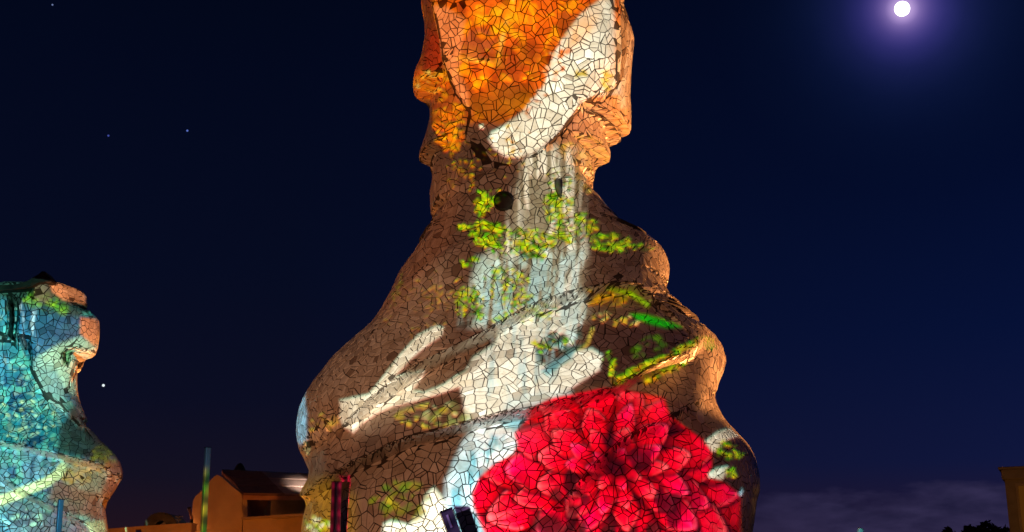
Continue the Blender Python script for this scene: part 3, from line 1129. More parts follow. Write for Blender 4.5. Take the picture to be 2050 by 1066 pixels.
def post(key, top, bot, Y, width, label, mat='steel', head=None, yaw=40):
    """leaning square post; top and bot are photo pixels, bot is carried on to the ground"""
    p1, pb = at(*top, Y), at(*bot, Y)
    dvec = (p1 - pb)
    p0 = pb - dvec * (pb.z / dvec.z)
    root = empty('light_post', p0, label, 'post', 'slim posts standing on the terrace')
    ax = (p1 - p0).normalized()
    q = ax.to_track_quat('Z', 'Y').to_matrix().to_4x4()
    L = (p1 - p0).length
    rot = q.to_3x3() @ Matrix.Rotation(R(yaw), 3, 'Z')
    bm = bmesh.new()
    bm_box(bm, (p0 + p1) / 2, (width, width, L), rot, width * 0.06)
    bm_obj('shaft', bm, mat, root)
    bm = bmesh.new()
    bm_box(bm, p1 + ax * width * 0.06, (width * 1.06, width * 1.06, width * 0.12), rot, width * 0.03)
    bm_obj('cap', bm, 'dark', root)
    bm = bmesh.new()
    bm_box(bm, (p0.x, p0.y, 0.008), (width * 3, width * 3, 0.016), Matrix.Rotation(R(yaw), 3, 'Z'), 0.003)
    bm_obj('foot_plate', bm, 'dark', root)
    if head:
        bm = bmesh.new()
        bm_box(bm, p1 - ax * width * 0.9 + rot @ Vector((0, 0, 0)) + Vector((0, -width * 0.62, 0)), (width * 0.7, width * 0.2, width * 1.1), q.to_3x3(), width * 0.04)
        bm_obj('lamp_glass', bm, 'lens', root)
    POSTS[key] = (p0, p1, width)
    return root


post('green', (416, 897), (407, 1066), 9.0, 0.036, 'tall slim post lit yellow green in front of the gabled house', yaw=38)
post('red', (674, 966), (671, 1066), 10.1, 0.062, 'slim post with red edges before the lower left of the large tower', 'blackpost', yaw=42)
post('purple', (893, 1024), (908, 1066), 9.3, 0.092, 'thick leaning dark purple post before the white patch left of the flower', 'blackpost', True, yaw=8)
post('blue', (122, 1001), (117, 1066), 10.0, 0.036, 'slim blue lit post in front of the teal tower', yaw=38)
post('cyan', (277, 1062), (276, 1080), 10.0, 0.034, 'cyan lit post tip poking up between the teal tower and the green post', yaw=38)
post('small', (1723, 1059), (1719, 1076), 10.0, 0.034, 'small cyan lit post tip under the clouds at the right', yaw=20)

# ------------------------------------------------------------------ building at the right edge
Yb = 30.0
rb = empty('corner_building', (at(2030, 1000, Yb)[0], Yb, 0), 'dark brown building corner with a cornice at the right edge', 'building')
pL, pTop = at(2011, 960, Yb), at(2011, 936, Yb)
rot = Matrix.Rotation(R(-24.5), 3, 'Z')
W = 6.0


def bblock(name, mat, x0, x1, y0, y1, z0, z1, parent, bev=0.0):
    """block in the building's own axes, origin at its near left corner"""
    bm = bmesh.new()
    c = rot @ Vector(((x0 + x1) / 2, (y0 + y1) / 2, 0))
    bm_box(bm, (pL.x + c.x, Yb + c.y, (z0 + z1) / 2), (x1 - x0, y1 - y0, z1 - z0), rot, bev)
    return bm_obj(name, bm, mat, parent)


hz = pTop.z - pL.z
bblock('wall', 'stucco_old', 0, W, 0, 6, 0, pL.z, rb)
bblock('cornice', 'stucco_old', -0.06, W + .1, -0.1, 6.1, pL.z - 0.01, pL.z + hz * 0.8, rb, 0.03)
bblock('coping', 'stucco_old', -0.12, W + .16, -0.16, 6.16, pL.z + hz * 0.8, pTop.z, rb, 0.02)
zw = at(2036, 1015, Yb).z
fr = bblock('window', 'stucco', 0.22, 1.32, -0.03, 0.05, zw - 0.75, zw + 0.55, rb, 0.01)
lit = emissive('lit_blind', srgb(72, 40, 8), 1.0)
bblock('pane', lit, 0.29, 1.25, -0.06, -0.02, zw - 0.68, zw + 0.48, fr)

# ------------------------------------------------------------------ trees


def tree(px, py_top, Y, spread, label, seed):
    rnd = random.Random(seed)
    base = drop(px, 1060, Y)
    topz = at(px, py_top, Y).z
    root = empty('leafy_tree', base, label, 'tree', 'trees far behind at the lower right')
    bm = bmesh.new()
    bm_tube(bm, base, base + Vector((0.05, 0, topz * 0.55)), 0.14, 0.08, 10)
    for k in range(6):
        a = rnd.uniform(0, 6.28)
        p = base + Vector((0.03, 0, topz * rnd.uniform(0.35, 0.55)))
        bm_tube(bm, p, p + Vector((math.cos(a) * spread * 0.6, math.sin(a) * spread * 0.6, topz * 0.3)), 0.05, 0.02, 7)
    bm_obj('trunk', bm, 'bark', root)
    clumps = []
    for k in range(26):
        a, rr = rnd.uniform(0, 6.28), spread * math.sqrt(rnd.random()) * 0.85
        hz = topz - 0.25 - rnd.random() ** 1.5 * topz * 0.5 - (rr / spread) ** 2 * 0.35
        clumps.append((base + Vector((rr * math.cos(a), rr * math.sin(a), hz)), rnd.uniform(0.18, 0.38) * spread))
    V, Fc = [], []
    for c, r in clumps:
        for k in range(190):
            v = Vector((rnd.gauss(0, 1), rnd.gauss(0, 1), rnd.gauss(0, 1))).normalized() * r * rnd.uniform(0.5, 1.05)
            p = c + v
            a = Vector((rnd.gauss(0, 1), rnd.gauss(0, 1), rnd.gauss(0, 1))).normalized()
            b = a.cross(Vector((rnd.gauss(0, 1), rnd.gauss(0, 1), rnd.gauss(0, 1)))).normalized()
            s = rnd.uniform(0.05, 0.10)
            n0 = len(V)
            V += [p - a * s, p + b * s * 0.45, p + a * s, p - b * s * 0.45]
            Fc.append((n0, n0 + 1, n0 + 2, n0 + 3))
    mesh_obj('crown', V, Fc, 'leaf', root)


tree(1884, 1043, 34.0, 0.75, 'small round dark tree crown, further left of the trees by the right building', 3)
tree(1942, 1045, 36.0, 0.70, 'dark tree crown between the round one and the tallest one at right', 4)
tree(1984, 1040, 35.0, 0.70, 'tallest dark tree crown beside the right edge building', 5)

# ------------------------------------------------------------------ moon and stars
bm = bmesh.new()
Dm = 1500.0
bmesh.ops.create_icosphere(bm, subdivisions=4, radius=14.5 / F * Dm * 0.97)
mo = bm_obj('moon', bm, emissive('moon_glow', (1.0, 0.97, 0.98), 4.0), None, True)
mo.location = Vector((0, 0, CAM_Z)) + moon_dir * Dm
tag(mo, 'bright full moon with a violet halo at the upper right', 'moon')
for (x, y, r, c, lb) in [(207, 772, 2.6, (0.85, 0.95, 1.0), 'brightest star, low in the sky beside the teal tower'),
                         (375, 262, 2.0, (0.10, 0.16, 0.55), 'faint bluish star high in the sky, right of its fainter neighbour'),
                         (217, 272, 1.9, (0.05, 0.07, 0.35), 'faintest bluish star high above the teal tower'),
                         (105, 10, 1.6, (0.15, 0.2, 0.4), 'faint star near the top left corner')]:
    bm = bmesh.new()
    bmesh.ops.create_icosphere(bm, subdivisions=2, radius=r / F * 1400)
    st = bm_obj('star', bm, emissive('star_glow', c, 1.0), None, True)
    dr = (at(x, y, 100) - Vector((0, 0, CAM_Z))).normalized()
    st.location = Vector((0, 0, CAM_Z)) + dr * 1400
    tag(st, lb, 'star', 'stars in the night sky')

# ------------------------------------------------------------------ the projected pictures


def lin(c):
    c = np.asarray(c, float) / 255.0
    return np.where(c <= 0.04045, c / 12.92, ((c + 0.055) / 1.055) ** 2.4)


class Canvas:
    def __init__(s, x0, y0, x1, y1, k, seed):
        s.x0, s.y0, s.k = x0, y0, k
        s.w, s.h = int((x1 - x0) * k), int((y1 - y0) * k)
        gx, gy = np.meshgrid((np.arange(s.w) + .5) / k + x0, (np.arange(s.h) + .5) / k + y0)
        s.X, s.Y = gx, gy
        s.C = np.zeros((s.h, s.w, 3))
        s.rng = np.random.default_rng(seed)

    def win(s, xa, ya, xb, yb):
        i0, i1 = max(0, int((ya - s.y0) * s.k)), min(s.h, int((yb - s.y0) * s.k) + 1)
        j0, j1 = max(0, int((xa - s.x0) * s.k)), min(s.w, int((xb - s.x0) * s.k) + 1)
        return slice(i0, max(i0, i1)), slice(j0, max(j0, j1))

    def noise(s, sx, sy, oct=3, gain=0.55):
        out = np.zeros((s.h, s.w))
        amp, tot = 1.0, 0.0
        for o in range(oct):
            nx, ny = int(s.w / s.k / sx) + 3, int(s.h / s.k / sy) + 3
            g = s.rng.random((ny + 2, nx + 2))
            fx, fy = (s.X - s.x0) / sx, (s.Y - s.y0) / sy
            ix, iy = np.clip(fx.astype(int), 0, nx), np.clip(fy.astype(int), 0, ny)
            tx, ty = fx - ix, fy - iy
            tx, ty = tx * tx * (3 - 2 * tx), ty * ty * (3 - 2 * ty)
            out += amp * (g[iy, ix] * (1 - tx) * (1 - ty) + g[iy, ix + 1] * tx * (1 - ty) + g[iy + 1, ix] * (1 - tx) * ty + g[iy + 1, ix + 1] * tx * ty)
            tot += amp
            amp *= gain
            sx, sy = sx / 2, sy / 2
        return out / tot

    def put(s, w, mask, col):
        col = lin(col) if not isinstance(col, np.ndarray) else col
        m = mask[..., None]
        s.C[w] = s.C[w] * (1 - m) + m * col

    def poly(s, pts, col, soft=3.0, a=1.0, tex=None):
        p = np.array(pts, float)
        w = s.win(p[:, 0].min() - soft - 2, p[:, 1].min() - soft - 2, p[:, 0].max() + soft + 2, p[:, 1].max() + soft + 2)
        m = sstep(-soft, soft, poly_sd(s.X[w], s.Y[w], pts)) * a
        if tex is not None:
            m = m * tex[w]
        s.put(w, m, col)

    def stroke(s, pts, width, col, soft=2.0, a=1.0, tex=None):
        p = np.array(pts, float)
        e = width + soft + 2
        w = s.win(p[:, 0].min() - e, p[:, 1].min() - e, p[:, 0].max() + e, p[:, 1].max() + e)
        d, _, _ = polyline_field(s.X[w], s.Y[w], pts)
        m = (1 - sstep(width / 2 - soft, width / 2 + soft, d)) * a
        if tex is not None:
            m = m * tex[w]
        s.put(w, m, col)

    def blob(s, cx, cy, rx, ry, col, a=1.0, soft=0.35, rot=0.0, tex=None):
        e = max(rx, ry) * (1 + soft) + 2
        w = s.win(cx - e, cy - e, cx + e, cy + e)
        c_, s_ = math.cos(rot), math.sin(rot)
        u = ((s.X[w] - cx) * c_ + (s.Y[w] - cy) * s_) / rx
        v = (-(s.X[w] - cx) * s_ + (s.Y[w] - cy) * c_) / ry
        m = (1 - sstep(1 - soft, 1 + soft, np.hypot(u, v))) * a
        if tex is not None:
            m = m * tex[w]
        s.put(w, m, col)

    def leaves(s, cx, cy, rx, ry, n, cols, size=(3, 8), rot=0.0, a=(0.5, 1.0)):
        fine = cols is GREEN or cols is GOLD
        if fine:
            n, size, a = int(n * 2.6), (1.2, 4.2), (0.7, 1.0)
        tw = [s.rng.uniform(-1, 1, 2) for _ in range(max(3, n // 22))]
        for _ in range(n):
            an, rr = s.rng.uniform(0, 6.28), math.sqrt(s.rng.random())
            x, y = rr * math.cos(an), rr * math.sin(an)
            if fine and s.rng.random() < 0.72:            # sprays of leaves
                q = tw[s.rng.integers(len(tw))]
                x, y = q[0] * .85 + s.rng.normal(0, .16), q[1] * .85 + s.rng.normal(0, .2)
            x, y = x * rx, y * ry
            X, Y = cx + x * math.cos(rot) - y * math.sin(rot), cy + x * math.sin(rot) + y * math.cos(rot)
            r = s.rng.uniform(*size)
            s.blob(X, Y, r * (1.25 if fine else 1), r * s.rng.uniform(0.4, 0.8), cols[s.rng.integers(len(cols))], s.rng.uniform(*a), 0.25 if fine else 0.5, s.rng.uniform(-0.9, 0.9))


GREEN = [(130, 200, 10), (90, 160, 10), (190, 220, 20), (58, 92, 16), (214, 200, 30), (40, 52, 18), (225, 225, 90)]
GOLD = [(210, 160, 50), (190, 140, 60), (225, 185, 70), (150, 110, 40)]

# ---- slide for the big tower
cv = Canvas(540, -160, 1580, 1180, 1.15, 5)
nA, nB, nC = cv.noise(70, 70, 4), cv.noise(22, 22, 3), cv.noise(9, 60, 3)
nD = cv.noise(12, 12, 2)
allw = (slice(None), slice(None))
cv.C[:] = lin((90, 64, 49))  # brown imagery that also carries the warm ambient fill light
cv.C *= (0.55 + 0.8 * nA)[..., None]
# head: autumn orange
top = 1 - sstep(205, 262, cv.Y)
cv.put(allw, top, lin((214, 108, 26)))
cv.put(allw, top * sstep(0.5, 0.68, nA) * 0.85, (148, 78, 46))
cv.put(allw, top * sstep(0.55, 0.70, nB) * 0.7, (250, 170, 40))
cv.put(allw, top * sstep(0.58, 0.70, cv.noise(30, 30, 3)) * 0.75, (150, 66, 20))
cv.poly([(872, 8), (900, 12), (938, 40), (932, 100), (925, 140), (940, 190), (946, 230), (920, 195), (898, 150), (886, 90)], (232, 150, 104), 8, 0.9)
cv.poly([(945, 60), (990, 55), (1004, 95), (985, 120), (935, 125), (930, 90)], (158, 88, 62), 9, 0.8)
cv.poly([(835, -40), (872, -40), (870, 20), (888, 90), (893, 138), (850, 142), (842, 60)], (120, 56, 36), 8, 0.9)
cv.poly([(855, 60), (886, 70), (892, 140), (852, 145)], (170, 62, 26), 10, 0.8)
cv.stroke([(1032, -20), (1022, 20), (1012, 55), (1004, 90), (1000, 130)], 9, (255, 205, 120), 5, 0.8)
cv.stroke([(925, 118), (955, 122), (985, 126)], 8, (244, 170, 90), 4, 0.7)
cv.leaves(865, 165, 40, 20, 70, [(255, 190, 90), (250, 150, 60), (255, 220, 130), (225, 100, 30)], (4, 9), 0.1)
cv.poly([(1000, 95), (1075, 80), (1090, 130), (1062, 195), (1010, 190), (990, 140)], (140, 66, 18), 14, 0.75)
cv.leaves(1010, 150, 60, 60, 40, [(240, 170, 50), (225, 130, 30), (160, 70, 20)], (3, 9))
cv.leaves(1000, 45, 50, 40, 30, [(250, 180, 60), (235, 140, 40)], (6, 14))
cv.poly([(1000, 170), (1080, 180), (1050, 215), (1000, 245), (960, 235), (940, 205)], (150, 92, 32), 14, 0.75)
cv.leaves(900, 255, 30, 50, 60, [(245, 150, 30), (225, 120, 30), (250, 180, 60)], (4, 9))
cv.poly([(838, 198), (866, 205), (862, 250), (848, 330), (830, 330)], (92, 58, 44), 6, 0.95)
# pale box on the right of the head
cv.poly([(1232, 44), (1275, 44), (1275, 275), (1190, 275), (1200, 240), (1235, 190)], (236, 140, 66), 6, 0.95)
cv.stroke([(1252, 62), (1256, 110), (1248, 160), (1242, 230)], 16, (255, 226, 186), 8, 0.85)
cv.leaves(1230, 240, 35, 25, 40, [(232, 110, 40), (246, 160, 80)], (4, 9))
cv.poly([(1165, 208), (1205, 195), (1228, 200), (1215, 260), (1170, 290), (1130, 290), (1140, 240)], (176, 120, 96), 10, 0.85)  # shadow beside the panel edge, drawn into the slide
cv.leaves(1180, 240, 26, 30, 25, [(225, 170, 130), (206, 150, 110), (150, 90, 66)], (5, 10))
# white wing sweeping down the head
wing = [(1150, 52), (1172, 28), (1205, 4), (1240, -20), (1246, 60), (1242, 190), (1190, 194), (1164, 208), (1140, 240), (1108, 278), (1075, 302), (1040, 318), (1010, 314),
        (990, 298), (980, 280), (986, 266), (1012, 252), (1044, 226), (1066, 202), (1090, 170), (1104, 130), (1118, 90)]
cv.poly(wing, (232, 230, 214), 5, 1.0)
cv.poly([(1150, 52), (1180, 22), (1230, -20), (1200, 60), (1170, 90), (1130, 110)], (250, 190, 130), 14, 0.55, tex=nB * 1.6)
cv.leaves(1118, 118, 22, 60, 34, [(240, 196, 150), (226, 120, 40), (244, 226, 200), (210, 110, 40)], (3, 8), 0.35)
cv.leaves(1072, 210, 14, 34, 22, [(206, 190, 180), (196, 130, 80), (240, 230, 214)], (3, 7), 0.6)
cv.leaves(1222, 165, 14, 22, 30, [(205, 180, 40), (220, 200, 90)], (3, 6))
cv.leaves(1168, 150, 12, 10, 10, [(200, 180, 80)], (3, 6))
# neck: brown with gold flecks, waterfall in the middle
cv.leaves(960, 330, 80, 60, 50, GOLD, (2, 6), 0, (0.3, 0.8))
cv.leaves(1160, 330, 45, 60, 130, [(214, 176, 70), (196, 150, 66), (230, 206, 120), (170, 140, 40)], (3, 8))
fall = [(1060, 300), (1150, 300), (1165, 420), (1180, 520), (1176, 640), (960, 650), (935, 590), (985, 510), (1020, 470), (1030, 400)]
cv.poly(fall, (158, 152, 130), 20, 0.95, tex=np.clip(0.45 + 0.9 * nC, 0, 1))
cv.poly(fall, (232, 228, 212), 20, 0.95, tex=sstep(0.44, 0.62, nC))
cv.poly([(960, 520), (1170, 500), (1176, 640), (1120, 640), (1000, 650), (930, 650)], (182, 212, 208), 18, 0.85, tex=sstep(0.34, 0.58, nC))
cv.poly([(1040, 420), (1085, 420), (1090, 520), (1040, 520)], (62, 56, 36), 14, 0.8, tex=sstep(0.45, 0.6, nC))
for cx, cy, rx, ry, n in [(985, 395, 30, 14, 40), (966, 415, 18, 22, 50), (1120, 400, 28, 46, 110), (960, 460, 46, 14, 70), (972, 484, 30, 12, 60), (1050, 480, 80, 22, 110),
                          (1150, 455, 50, 30, 90), (1225, 480, 40, 12, 40), (1250, 497, 60, 9, 60), (940, 525, 20, 8, 16), (945, 610, 34, 30, 70), (1020, 572, 50, 34, 70),
                          (1040, 505, 70, 16, 50), (790, 585, 12, 36, 26), (1100, 660, 30, 22, 30)]:
    cv.leaves(cx, cy, rx, ry, n, GREEN, (3, 7))
cv.leaves(860, 620, 90, 70, 40, GOLD, (2, 5), -0.6, (0.3, 0.7))
cv.leaves(1225, 595, 50, 20, 40, GOLD, (3, 7))
cv.leaves(1240, 640, 60, 12, 22, [(240, 210, 140), (220, 190, 90)], (3, 6), 0.1)
cv.stroke([(1228, 580), (1262, 588), (1300, 612)], 9, (140, 180, 20), 4, 0.9)
cv.poly([(1268, 628), (1300, 630), (1340, 642), (1372, 656), (1345, 658), (1312, 650), (1282, 640)], (60, 178, 20), 4, 0.95)
cv.poly([(1180, 650), (1390, 665), (1400, 690), (1330, 725), (1250, 765), (1180, 770)], (62, 40, 31), 12, 0.9)  # shadowed face under the middle ridge, darkened in the slide
cv.leaves(1310, 700, 40, 26, 26, [(60, 110, 20), (90, 130, 30)], (4, 8), 0, (0.3, 0.7))
cv.leaves(1225, 730, 16, 24, 22, GREEN, (3, 7))
cv.stroke([(1190, 660), (1180, 690), (1160, 705)], 8, (196, 180, 100), 3, 0.7)
for k in range(26):
    f = k / 25
    cv.leaves(1240 + 190 * f, 768 - 92 * f, 10, 8, 5, GREEN + GOLD, (3, 7))
cv.leaves(1330, 745, 50, 8, 34, GREEN + GOLD, (3, 7), -0.45)
cv.leaves(1425, 690, 10, 10, 14, [(70, 170, 20)], (3, 6))
cv.poly([(800, 560), (900, 520), (930, 600), (900, 760), (740, 860), (610, 900), (600, 800), (680, 690)], (132, 102, 82), 30, 0.6)
# white brush marks in the middle
nE = cv.noise(40, 40, 3)
mid = [(1168, 505), (1166, 600), (1164, 650), (1130, 668), (1098, 682), (1072, 694), (1078, 724), (1112, 738), (1150, 704), (1190, 698), (1212, 712), (1208, 742), (1178, 762), (1130, 792), (1040, 815),
       (1000, 832), (942, 846), (932, 810), (922, 766), (944, 716), (986, 690), (1002, 660), (1050, 636), (1100, 612), (1140, 570)]
cv.poly(mid, (220, 219, 208), 5, 0.98)
cv.poly([(965, 560), (1172, 505), (1168, 700), (1080, 800), (1000, 820), (960, 760), (985, 690)], (150, 178, 184), 10, 0.62, tex=sstep(0.46, 0.62, nC))
cv.poly([(1130, 590), (1150, 590), (1162, 640), (1118, 650)], (176, 200, 204), 10, 0.6)
patch = np.clip(sstep(0.36, 0.52, nB) * 1.1, 0, 1)
cv.poly([(1072, 698), (1098, 676), (1130, 668), (1164, 652), (1172, 690), (1150, 706), (1126, 716), (1104, 708), (1086, 722)], (70, 92, 84), 5, 0.92, tex=patch)
cv.leaves(1110, 684, 40, 18, 34, GREEN, (3, 6))
cv.leaves(1130, 680, 30, 22, 22, [(150, 186, 186), (190, 205, 196), (50, 76, 76)], (3, 7), 0, (0.6, 1.0))
cv.poly([(1086, 742), (1112, 722), (1150, 704), (1146, 720), (1116, 740), (1100, 752)], (96, 140, 150), 4, 0.85, tex=np.clip(0.4 + nB, 0, 1))
cv.leaves(1060, 622, 60, 26, 46, GREEN, (3, 6), -0.4)
cv.poly([(1120, 520), (1172, 505), (1176, 600), (1170, 660), (1140, 690), (1128, 600)], (196, 214, 212), 6, 0.85, tex=sstep(0.35, 0.55, nC))
cv.poly([(1020, 800), (1060, 785), (1150, 780), (1160, 796), (1050, 822), (1010, 826)], (186, 204, 206), 8, 0.6)
bone = [(880, 652), (896, 656), (893, 675), (868, 692), (842, 716), (822, 738), (805, 755), (840, 746), (852, 742), (838, 765), (826, 782), (850, 786), (890, 770), (914, 752), (938, 740),
        (948, 772), (920, 777), (880, 791), (830, 806), (785, 816), (752, 832), (728, 850), (711, 868), (693, 858), (687, 840), (692, 825), (690, 802), (720, 796), (752, 790), (780, 755),
        (812, 712), (845, 672)]
cv.poly(bone, (226, 220, 202), 3.5, 1.0)
cv.leaves(860, 835, 60, 25, 34, [(206, 186, 90), (160, 150, 60), (180, 160, 90)], (3, 8), 0, (0.4, 0.9))
cv.leaves(900, 830, 50, 24, 30, [(130, 140, 90), (190, 180, 140)], (4, 9), 0, (0.3, 0.7))
cv.leaves(655, 850, 34, 20, 14, [(196, 170, 90), (160, 130, 70)], (4, 8), 0, (0.4, 0.8))
cv.poly([(640, 800), (700, 800), (720, 900), (640, 900)], (112, 70, 44), 24, 0.35)
# pale blue stream left of the flower
nF = cv.noise(16, 40, 3)
stream = [(945, 850), (1066, 822), (1085, 836), (1040, 858), (1036, 900), (960, 985), (950, 1010), (985, 1090), (905, 1090), (884, 1020), (888, 962), (904, 930), (918, 888)]
cv.poly(stream, (196, 214, 222), 9, 0.97)
cv.poly(stream, (96, 156, 172), 9, 0.8, tex=sstep(0.48, 0.66, nF))
cv.poly([(945, 850), (1030, 850), (1020, 905), (990, 930), (955, 930)], (232, 232, 232), 14, 0.7, tex=sstep(0.4, 0.6, nB))
cv.poly([(905, 925), (950, 900), (940, 990), (925, 1040), (895, 1010)], (112, 168, 186), 14, 0.45)
cv.poly([(755, 1100), (764, 1050), (780, 1042), (814, 1052), (836, 1024), (848, 992), (864, 976), (880, 996), (896, 1034), (930, 1100)], (228, 228, 214), 5, 1.0)
cv.leaves(800, 1005, 60, 40, 44, [(110, 120, 40), (80, 110, 40), (150, 140, 60)], (5, 11), 0, (0.3, 0.7))
cv.poly([(780, 330), (860, 320), (930, 340), (900, 480), (800, 620), (740, 640)], (122, 80, 58), 22, 0.7)
cv.poly([(560, 970), (650, 960), (700, 1000), (700, 1120), (560, 1120)], (156, 122, 58), 24, 0.75)
cv.leaves(632, 1050, 26, 20, 26, [(150, 190, 60), (230, 230, 200), (190, 180, 60)], (4, 9))
# the flower
rose = [(1066, 822), (1110, 800), (1150, 792), (1220, 779), (1280, 788), (1332, 797), (1344, 832), (1366, 852), (1410, 880), (1430, 902), (1431, 935), (1420, 956), (1456, 968), (1488, 990),
        (1486, 1022), (1480, 1100), (985, 1100), (956, 1045), (942, 1012), (940, 988), (956, 956), (985, 930), (1024, 910), (1032, 892), (1024, 868), (1044, 842)]
cv.poly(rose, (215, 0, 22), 5, 1.0)
w = cv.win(900, 760, 1520, 1110)
inside = sstep(-2, 6, poly_sd(cv.X[w], cv.Y[w], rose))
keepC = cv.C[w].copy()
RX, RY = 1228, 940
rg = np.random.default_rng(33)
petals = []
for ring, (rad_, n, ln, wd_) in enumerate([(266, 15, 80, 56), (212, 15, 72, 48), (160, 14, 62, 38), (112, 12, 50, 29), (70, 10, 36, 19), (34, 7, 22, 11)]):
    for k in range(n):
        an = 2 * math.pi * (k + 0.5 * (ring % 2)) / n + rg.uniform(-.14, .14)
        petals.append((RX + rad_ * math.cos(an) * rg.uniform(.92, 1.06), RY + rad_ * 0.72 * math.sin(an) * rg.uniform(.92, 1.06), an, ln * rg.uniform(.85, 1.2), wd_ * rg.uniform(.8, 1.15), ring))
X, Y = cv.X[w], cv.Y[w]
img = cv.C[w].copy()
for (x, y, an, ln, wd_, ring) in petals:
    a2 = math.atan2(math.sin(an) * 0.8, math.cos(an))
    c_, s_ = math.cos(a2), math.sin(a2)
    u = ((X - x) * c_ + (Y - y) * s_) / ln
    v = (-(X - x) * s_ + (Y - y) * c_) / wd_
    v = (v + 0.10 * np.sin(u * 3 + an * 5)) / np.clip(np.where(u > 0.35, 1.0 - 0.55 * (u - 0.35), 1.0), 0.4, 1.4)
    rr = np.hypot(u, v)
    m = 1 - sstep(0.96, 1.02, rr)
    hi = lin((255, 138, 140)) if rg.random() < 0.5 else lin((255, 84, 140))
    st = rg.uniform(0.45, 1.0)
    # a cupped petal: pale towards the tip, deep red at the throat, faint ribs along it
    tipf = np.clip(0.35 + 0.65 * u, 0, 1) ** 2.1 * np.clip(1.0 - (np.abs(v) / 0.95) ** 2.2, 0, 1)
    ribs = 0.72 + 0.28 * np.cos(v * 11 + 0.6 * np.sin(u * 4))
    deep = np.clip(0.07 + 0.93 * sstep(-0.85, 0.25, u), 0, 1) * (1 - 0.45 * sstep(0.55, 0.98, np.abs(v)))
    pc = lin((218, 14, 52)) * deep[..., None]
    k_ = (0.92 * tipf * st * ribs)[..., None]
    pc = pc * (1 - k_) + hi * k_
    rim_ = np.exp(-((rr - 0.92) / 0.05) ** 2) * (u > 0.2) * 0.28
    pc = pc * (1 - rim_[..., None]) + lin((255, 150, 150)) * rim_[..., None]
    shade = np.exp(-((rr - 1.05) / 0.08) ** 2) * 0.92
    img = img * (1 - shade[..., None])
    img = img * (1 - m[..., None]) + pc * m[..., None]
# dark gaps towards the heart of the flower
nG = cv.noise(26, 40, 2)[w]
hd = np.hypot((X - RX) / 170, (Y - RY - 50) / 120)
dark = sstep(0.53, 0.66, nG) * (1 - sstep(0.7, 1.3, hd)) * 0.85
img = img * (1 - dark[..., None]) + lin((46, 16, 18)) * dark[..., None]
core = np.exp(-(((X - 1222) / 42) ** 2 + ((Y - 926) / 30) ** 2)) * 0.85
img = img * (1 - core[..., None]) + lin((44, 12, 16)) * core[..., None]
cv.C[w] = keepC * (1 - inside[..., None]) + img * inside[..., None]
for (x, y, rx, ry) in [(1095, 1050, 40, 24), (1212, 1064, 16, 20), (1300, 1064, 14, 22), (1112, 990, 14, 14), (1160, 1060, 10, 22), (1262, 1068, 10, 20)]:
    cv.blob(x, y, rx, ry, (60, 26, 24), 0.9, 0.5, 0.3)
# right flank
cv.poly([(1340, 800), (1378, 808), (1440, 872), (1415, 884), (1372, 852), (1348, 832)], (72, 44, 32), 5, 0.9)
cv.poly([(1415, 885), (1440, 866), (1470, 852), (1500, 870), (1466, 880), (1436, 908), (1430, 904)], (228, 222, 206), 4, 0.97)
cv.poly([(1436, 908), (1470, 882), (1540, 885), (1540, 1120), (1484, 1120), (1490, 990), (1456, 966), (1424, 954)], (66, 42, 34), 5, 0.95)
cv.leaves(1470, 908, 26, 16, 40, GREEN, (3, 6), 0.5)
cv.poly([(1422, 950), (1440, 938), (1466, 934), (1462, 948), (1452, 962), (1424, 958)], (226, 232, 220), 3, 0.95)
cv.leaves(1472, 950, 10, 10, 14, GREEN, (2, 5))
cv.poly([(1484, 990), (1494, 978), (1494, 988), (1488, 996)], (190, 220, 240), 2, 0.95)
cv.poly([(590, 800), (612, 786), (620, 830), (618, 880), (600, 892), (585, 880)], (150, 200, 230), 5, 0.9)  # blue rim light on the left edge, painted into the slide
cv.leaves(612, 900, 6, 16, 10, [(170, 190, 150)], (2, 4))
cv.poly([(962, 251), (970, 250), (971, 258), (963, 259)], (250, 240, 215), 1, 1.0)
# colour fringes of the projector optics: red falls a little low, blue a little high


def shift(a, n):
    return np.roll(a, n, axis=0)


# a show lamp with a hard contrast and rich colours
lum = (cv.C * np.array([0.3, 0.6, 0.1])).sum(-1, keepdims=True)
cv.C = np.clip(lum + (cv.C - lum) * 1.15, 0, None) ** 1.12 * 1.12

cv.C[..., 0] = 0.5 * cv.C[..., 0] + 0.5 * shift(cv.C[..., 0], 2)
cv.C[..., 1] = 0.6 * cv.C[..., 1] + 0.4 * shift(cv.C[..., 1], -2)
cv.C[..., 2] = 0.6 * cv.C[..., 2] + 0.4 * shift(cv.C[..., 2], -2)

# ---- slide for the small tower
c3 = Canvas(-170, 500, 290, 1180, 1.2, 9)
m1, m2, m3, m4 = c3.noise(40, 40, 4), c3.noise(14, 14, 3), c3.noise(6, 50, 3), c3.noise(9, 9, 2)
c3.C[:] = lin((16, 112, 128))
c3.put(allw, sstep(0.45, 0.65, m1) * 0.8, (6, 60, 104))
c3.put(allw, sstep(0.48, 0.72, m2) * 0.6, (84, 206, 186))
c3.put(allw, sstep(0.60, 0.72, m4) * 0.25, (160, 220, 190))
c3.poly([(-60, 560), (70, 555), (180, 570), (170, 630), (120, 650), (60, 630), (-60, 600)], (30, 62, 50), 8, 0.9)
c3.leaves(95, 610, 50, 26, 130, [(70, 150, 30), (110, 170, 40), (40, 90, 40), (60, 120, 50)], (3, 7), 0.2)
c3.poly([(68, 568), (90, 566), (110, 590), (100, 610), (70, 600)], (96, 92, 70), 5, 0.7)
c3.poly([(40, 606), (100, 620), (165, 640), (165, 700), (110, 700), (70, 720), (36, 690)], (6, 82, 116), 10, 0.9)
c3.poly([(40, 606), (75, 610), (78, 700), (36, 690)], (150, 210, 230), 8, 0.9, tex=sstep(0.5, 0.68, m3))
